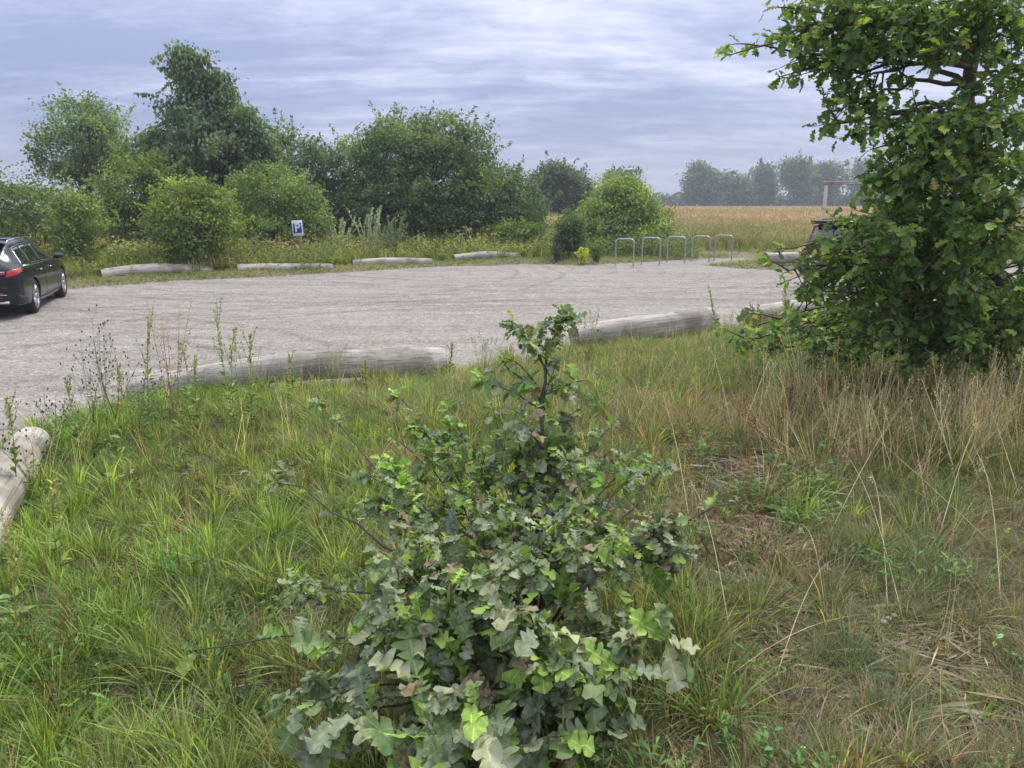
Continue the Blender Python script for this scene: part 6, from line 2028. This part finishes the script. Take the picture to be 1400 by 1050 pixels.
# long pale straws lying over the right grass
def straw(a, b, label, lift=.12, r=.0022):
    A = gp(*a[:2]); A[2] += a[2]; Bq = gp(*b[:2]); Bq[2] += b[2]
    root = empty('straw', tuple(A))
    mb = MB(); mb.tube(curve_pts((0, 0, 0), Bq - A, (0, 0, lift), 10), np.linspace(r, r * .5, 10), 5, (.52, .43, .26, 1))
    mb.build('stem', M['stalk'], root)
    m = 20; e = Bq - A; f = 1 - .10 * rng.random(m)
    hd = MB(); V, F, T = scatter(LEAF2[0], LEAF2[1], e[None] * f[:, None] + rng.normal(0, .006, (m, 3)) + np.array([0, 0, lift * .3]) * (1 - f)[:, None] * 3, frames(rand_unit(m) * .4 + e[None] / np.linalg.norm(e), rand_unit(m)), np.full(m, .014), jitter_col((.48, .38, .22), m)); hd.add(V, F, T)
    hd.build('seed_head', M['stalk'], root)
    tag(root, label, 'straw')


straw((1240, 870, .0), (1150, 660, .18), 'long pale straw bending up from the small sandy hump')
straw((1215, 860, .0), (1185, 700, .22), 'pale straw crossing the fescue above the snail cluster')
straw((1400, 800, .05), (1010, 520, .35), 'longest pale straw running diagonally over the right grass')
straw((1010, 640, .0), (965, 520, .35), 'straw leaning left at the edge of the bare soil')
straw((900, 1020, .02), (1180, 860, .05), 'straw lying from the bottom edge towards the snail cluster')
straw((1000, 900, .05), (940, 740, .30), 'upright straw standing right of the driftwood')
straw((1130, 850, .0), (1090, 760, .15), 'short straw left of the curled dead oak leaf')
straw((1390, 700, .1), (1300, 560, .45), 'straw leaning against the shade near the right edge')
straw((860, 1040, .02), (862, 830, .42), 'thin upright straw just right of the sapling')
straw((1280, 760, .1), (1330, 640, .30), 'straw leaning right in the right hand grass')

straw((1260, 640, .0), (1200, 500, .40), 'pale straw rising to the lowest oak leaves')
straw((1190, 660, .0), (1165, 520, .42), 'nearly upright pale straw in the middle of the straw patch')
straw((1230, 650, .0), (1290, 510, .40), 'straw leaning right out of the straw patch')
straw((1120, 760, .0), (1240, 600, .30), 'straw crossing from the round grass tuft up to the right')
straw((950, 760, .0), (900, 600, .35), 'straw behind the grey sprig right of the sapling')
straw((1370, 860, .0), (1330, 700, .30), 'straw standing near the right edge above the dandelion leaves')
straw((1050, 960, .0), (1130, 800, .10), 'bent straw lying across the fescue below the driftwood')
straw((480, 760, .02), (540, 640, .20), 'single straw left of the sapling in the green grass')


def clump(px, py, nb, h, w, sprd, col_, label, seed):
    b = gp(px, py); root = empty('grass_tuft', tuple(b))
    V, F = tuft(nb, h, w, sprd, .3, seed, 6, base=.04, curve=1.25)
    k = 13; nbl = len(V) // k
    T = np.repeat(jitter_col(col_, nbl, .3, .08, .10), k, 0)
    o = obj('blades', mk('blades', V, F, M['clump'], T), root); o['kind'] = 'stuff'
    tag(root, label, 'grass tuft')


M['clump'] = leafy('tuft_blade', transl=0.4, rough=0.45, nscale=6.0)
clump(1160, 925, 260, .22, .0026, .75, (.13, .22, .12), 'largest blue green fescue tuft, above the sandy mound', 1)
clump(1095, 715, 70, .26, .009, .75, (.26, .42, .09), 'bright broad bladed green tuft below the bare soil', 2)
clump(1010, 830, 200, .20, .0026, .8, (.15, .22, .12), 'drooping fescue tuft right above the driftwood', 3)
clump(1285, 800, 240, .24, .0026, .8, (.15, .23, .11), 'wide fescue tuft right of the snail shells', 4)
clump(1290, 700, 170, .24, .004, .7, (.14, .25, .09), 'dark green leafy tuft in the right hand grass', 5)
clump(940, 870, 90, .26, .007, .6, (.25, .40, .09), 'fresh green tuft between the sapling and the driftwood', 6)
clump(1330, 985, 40, .14, .011, .8, (.22, .37, .08), 'small broad leaved green tuft at lower right corner', 7)
clump(980, 1000, 60, .24, .008, .7, (.22, .38, .09), 'arching broad grass tuft at the bottom right of the sapling', 8)
clump(1210, 1000, 220, .18, .0026, .8, (.17, .24, .13), 'low fescue tuft below the sandy mound', 9)
clump(230, 800, 80, .26, .010, .7, (.25, .43, .08), 'lush bright tuft in the middle of the left grass', 10)
clump(380, 740, 80, .28, .009, .7, (.27, .45, .09), 'lush bright tuft left of the sapling shoots', 11)
clump(290, 905, 40, .16, .010, .8, (.25, .40, .09), 'small tuft on the edge of the bare gravel at left', 12)
clump(60, 860, 90, .26, .009, .7, (.21, .38, .08), 'thick green tuft near the left frame edge', 13)
clump(1000, 700, 120, .26, .0045, .9, (.16, .22, .10), 'drooping dark tuft at the lower rim of the bare soil', 14)

# dead brown branch near the second bare spot
b = gp(1010, 770); root = empty('dead_branch', tuple(b))
mb = MB(); hd = MB()
for k in range(16):
    a = rng.uniform(0, 6.28); e = np.array([math.cos(a) * .22, math.sin(a) * .16, rng.uniform(.05, .24)])
    pth = curve_pts(rng.normal(0, .05, 3) * [1, 1, 0], e, rng.normal(0, .02, 3), 5); mb.tube(pth, np.linspace(.003, .001, 5), 4)
    m = 26; c = pth[rng.integers(1, 5, m)] + rng.normal(0, .022, (m, 3)); c[:, 2] = np.abs(c[:, 2])
    V, F, T = scatter(LEAF2[0], LEAF2[1], c, frames(rand_unit(m), rand_unit(m)), rng.uniform(.010, .028, m), jitter_col((.20, .12, .075), m, .3)); hd.add(V, F, T)
mb.build('twigs', M['twig'], root, tinted=False); hd.build('dead_leaves', M['stalk'], root)
tag(root, 'withered brown plant on the bare ground right of the sapling', 'dead plant')

# ------------------------------------------------------------------ air
HAZE = 0.0011
m = bpy.data.materials.new('haze_air'); m.use_nodes = True; t = NT(m.node_tree)
pv = t.n('ShaderNodeVolumePrincipled'); pv.inputs['Color'].default_value = (.82, .88, 1.0, 1); pv.inputs['Density'].default_value = HAZE; pv.inputs['Anisotropy'].default_value = 0.1
oo = t.n('ShaderNodeOutputMaterial'); t.inp(oo, 'Volume', pv.outputs[0])
mb = MB(); mb.box((0, 420, 11.0), (600, 500, 12.5)); o = mb.build('haze', m, None, tinted=False)
tag(o, 'thin pale haze hanging over the meadow', 'haze', kind='stuff')
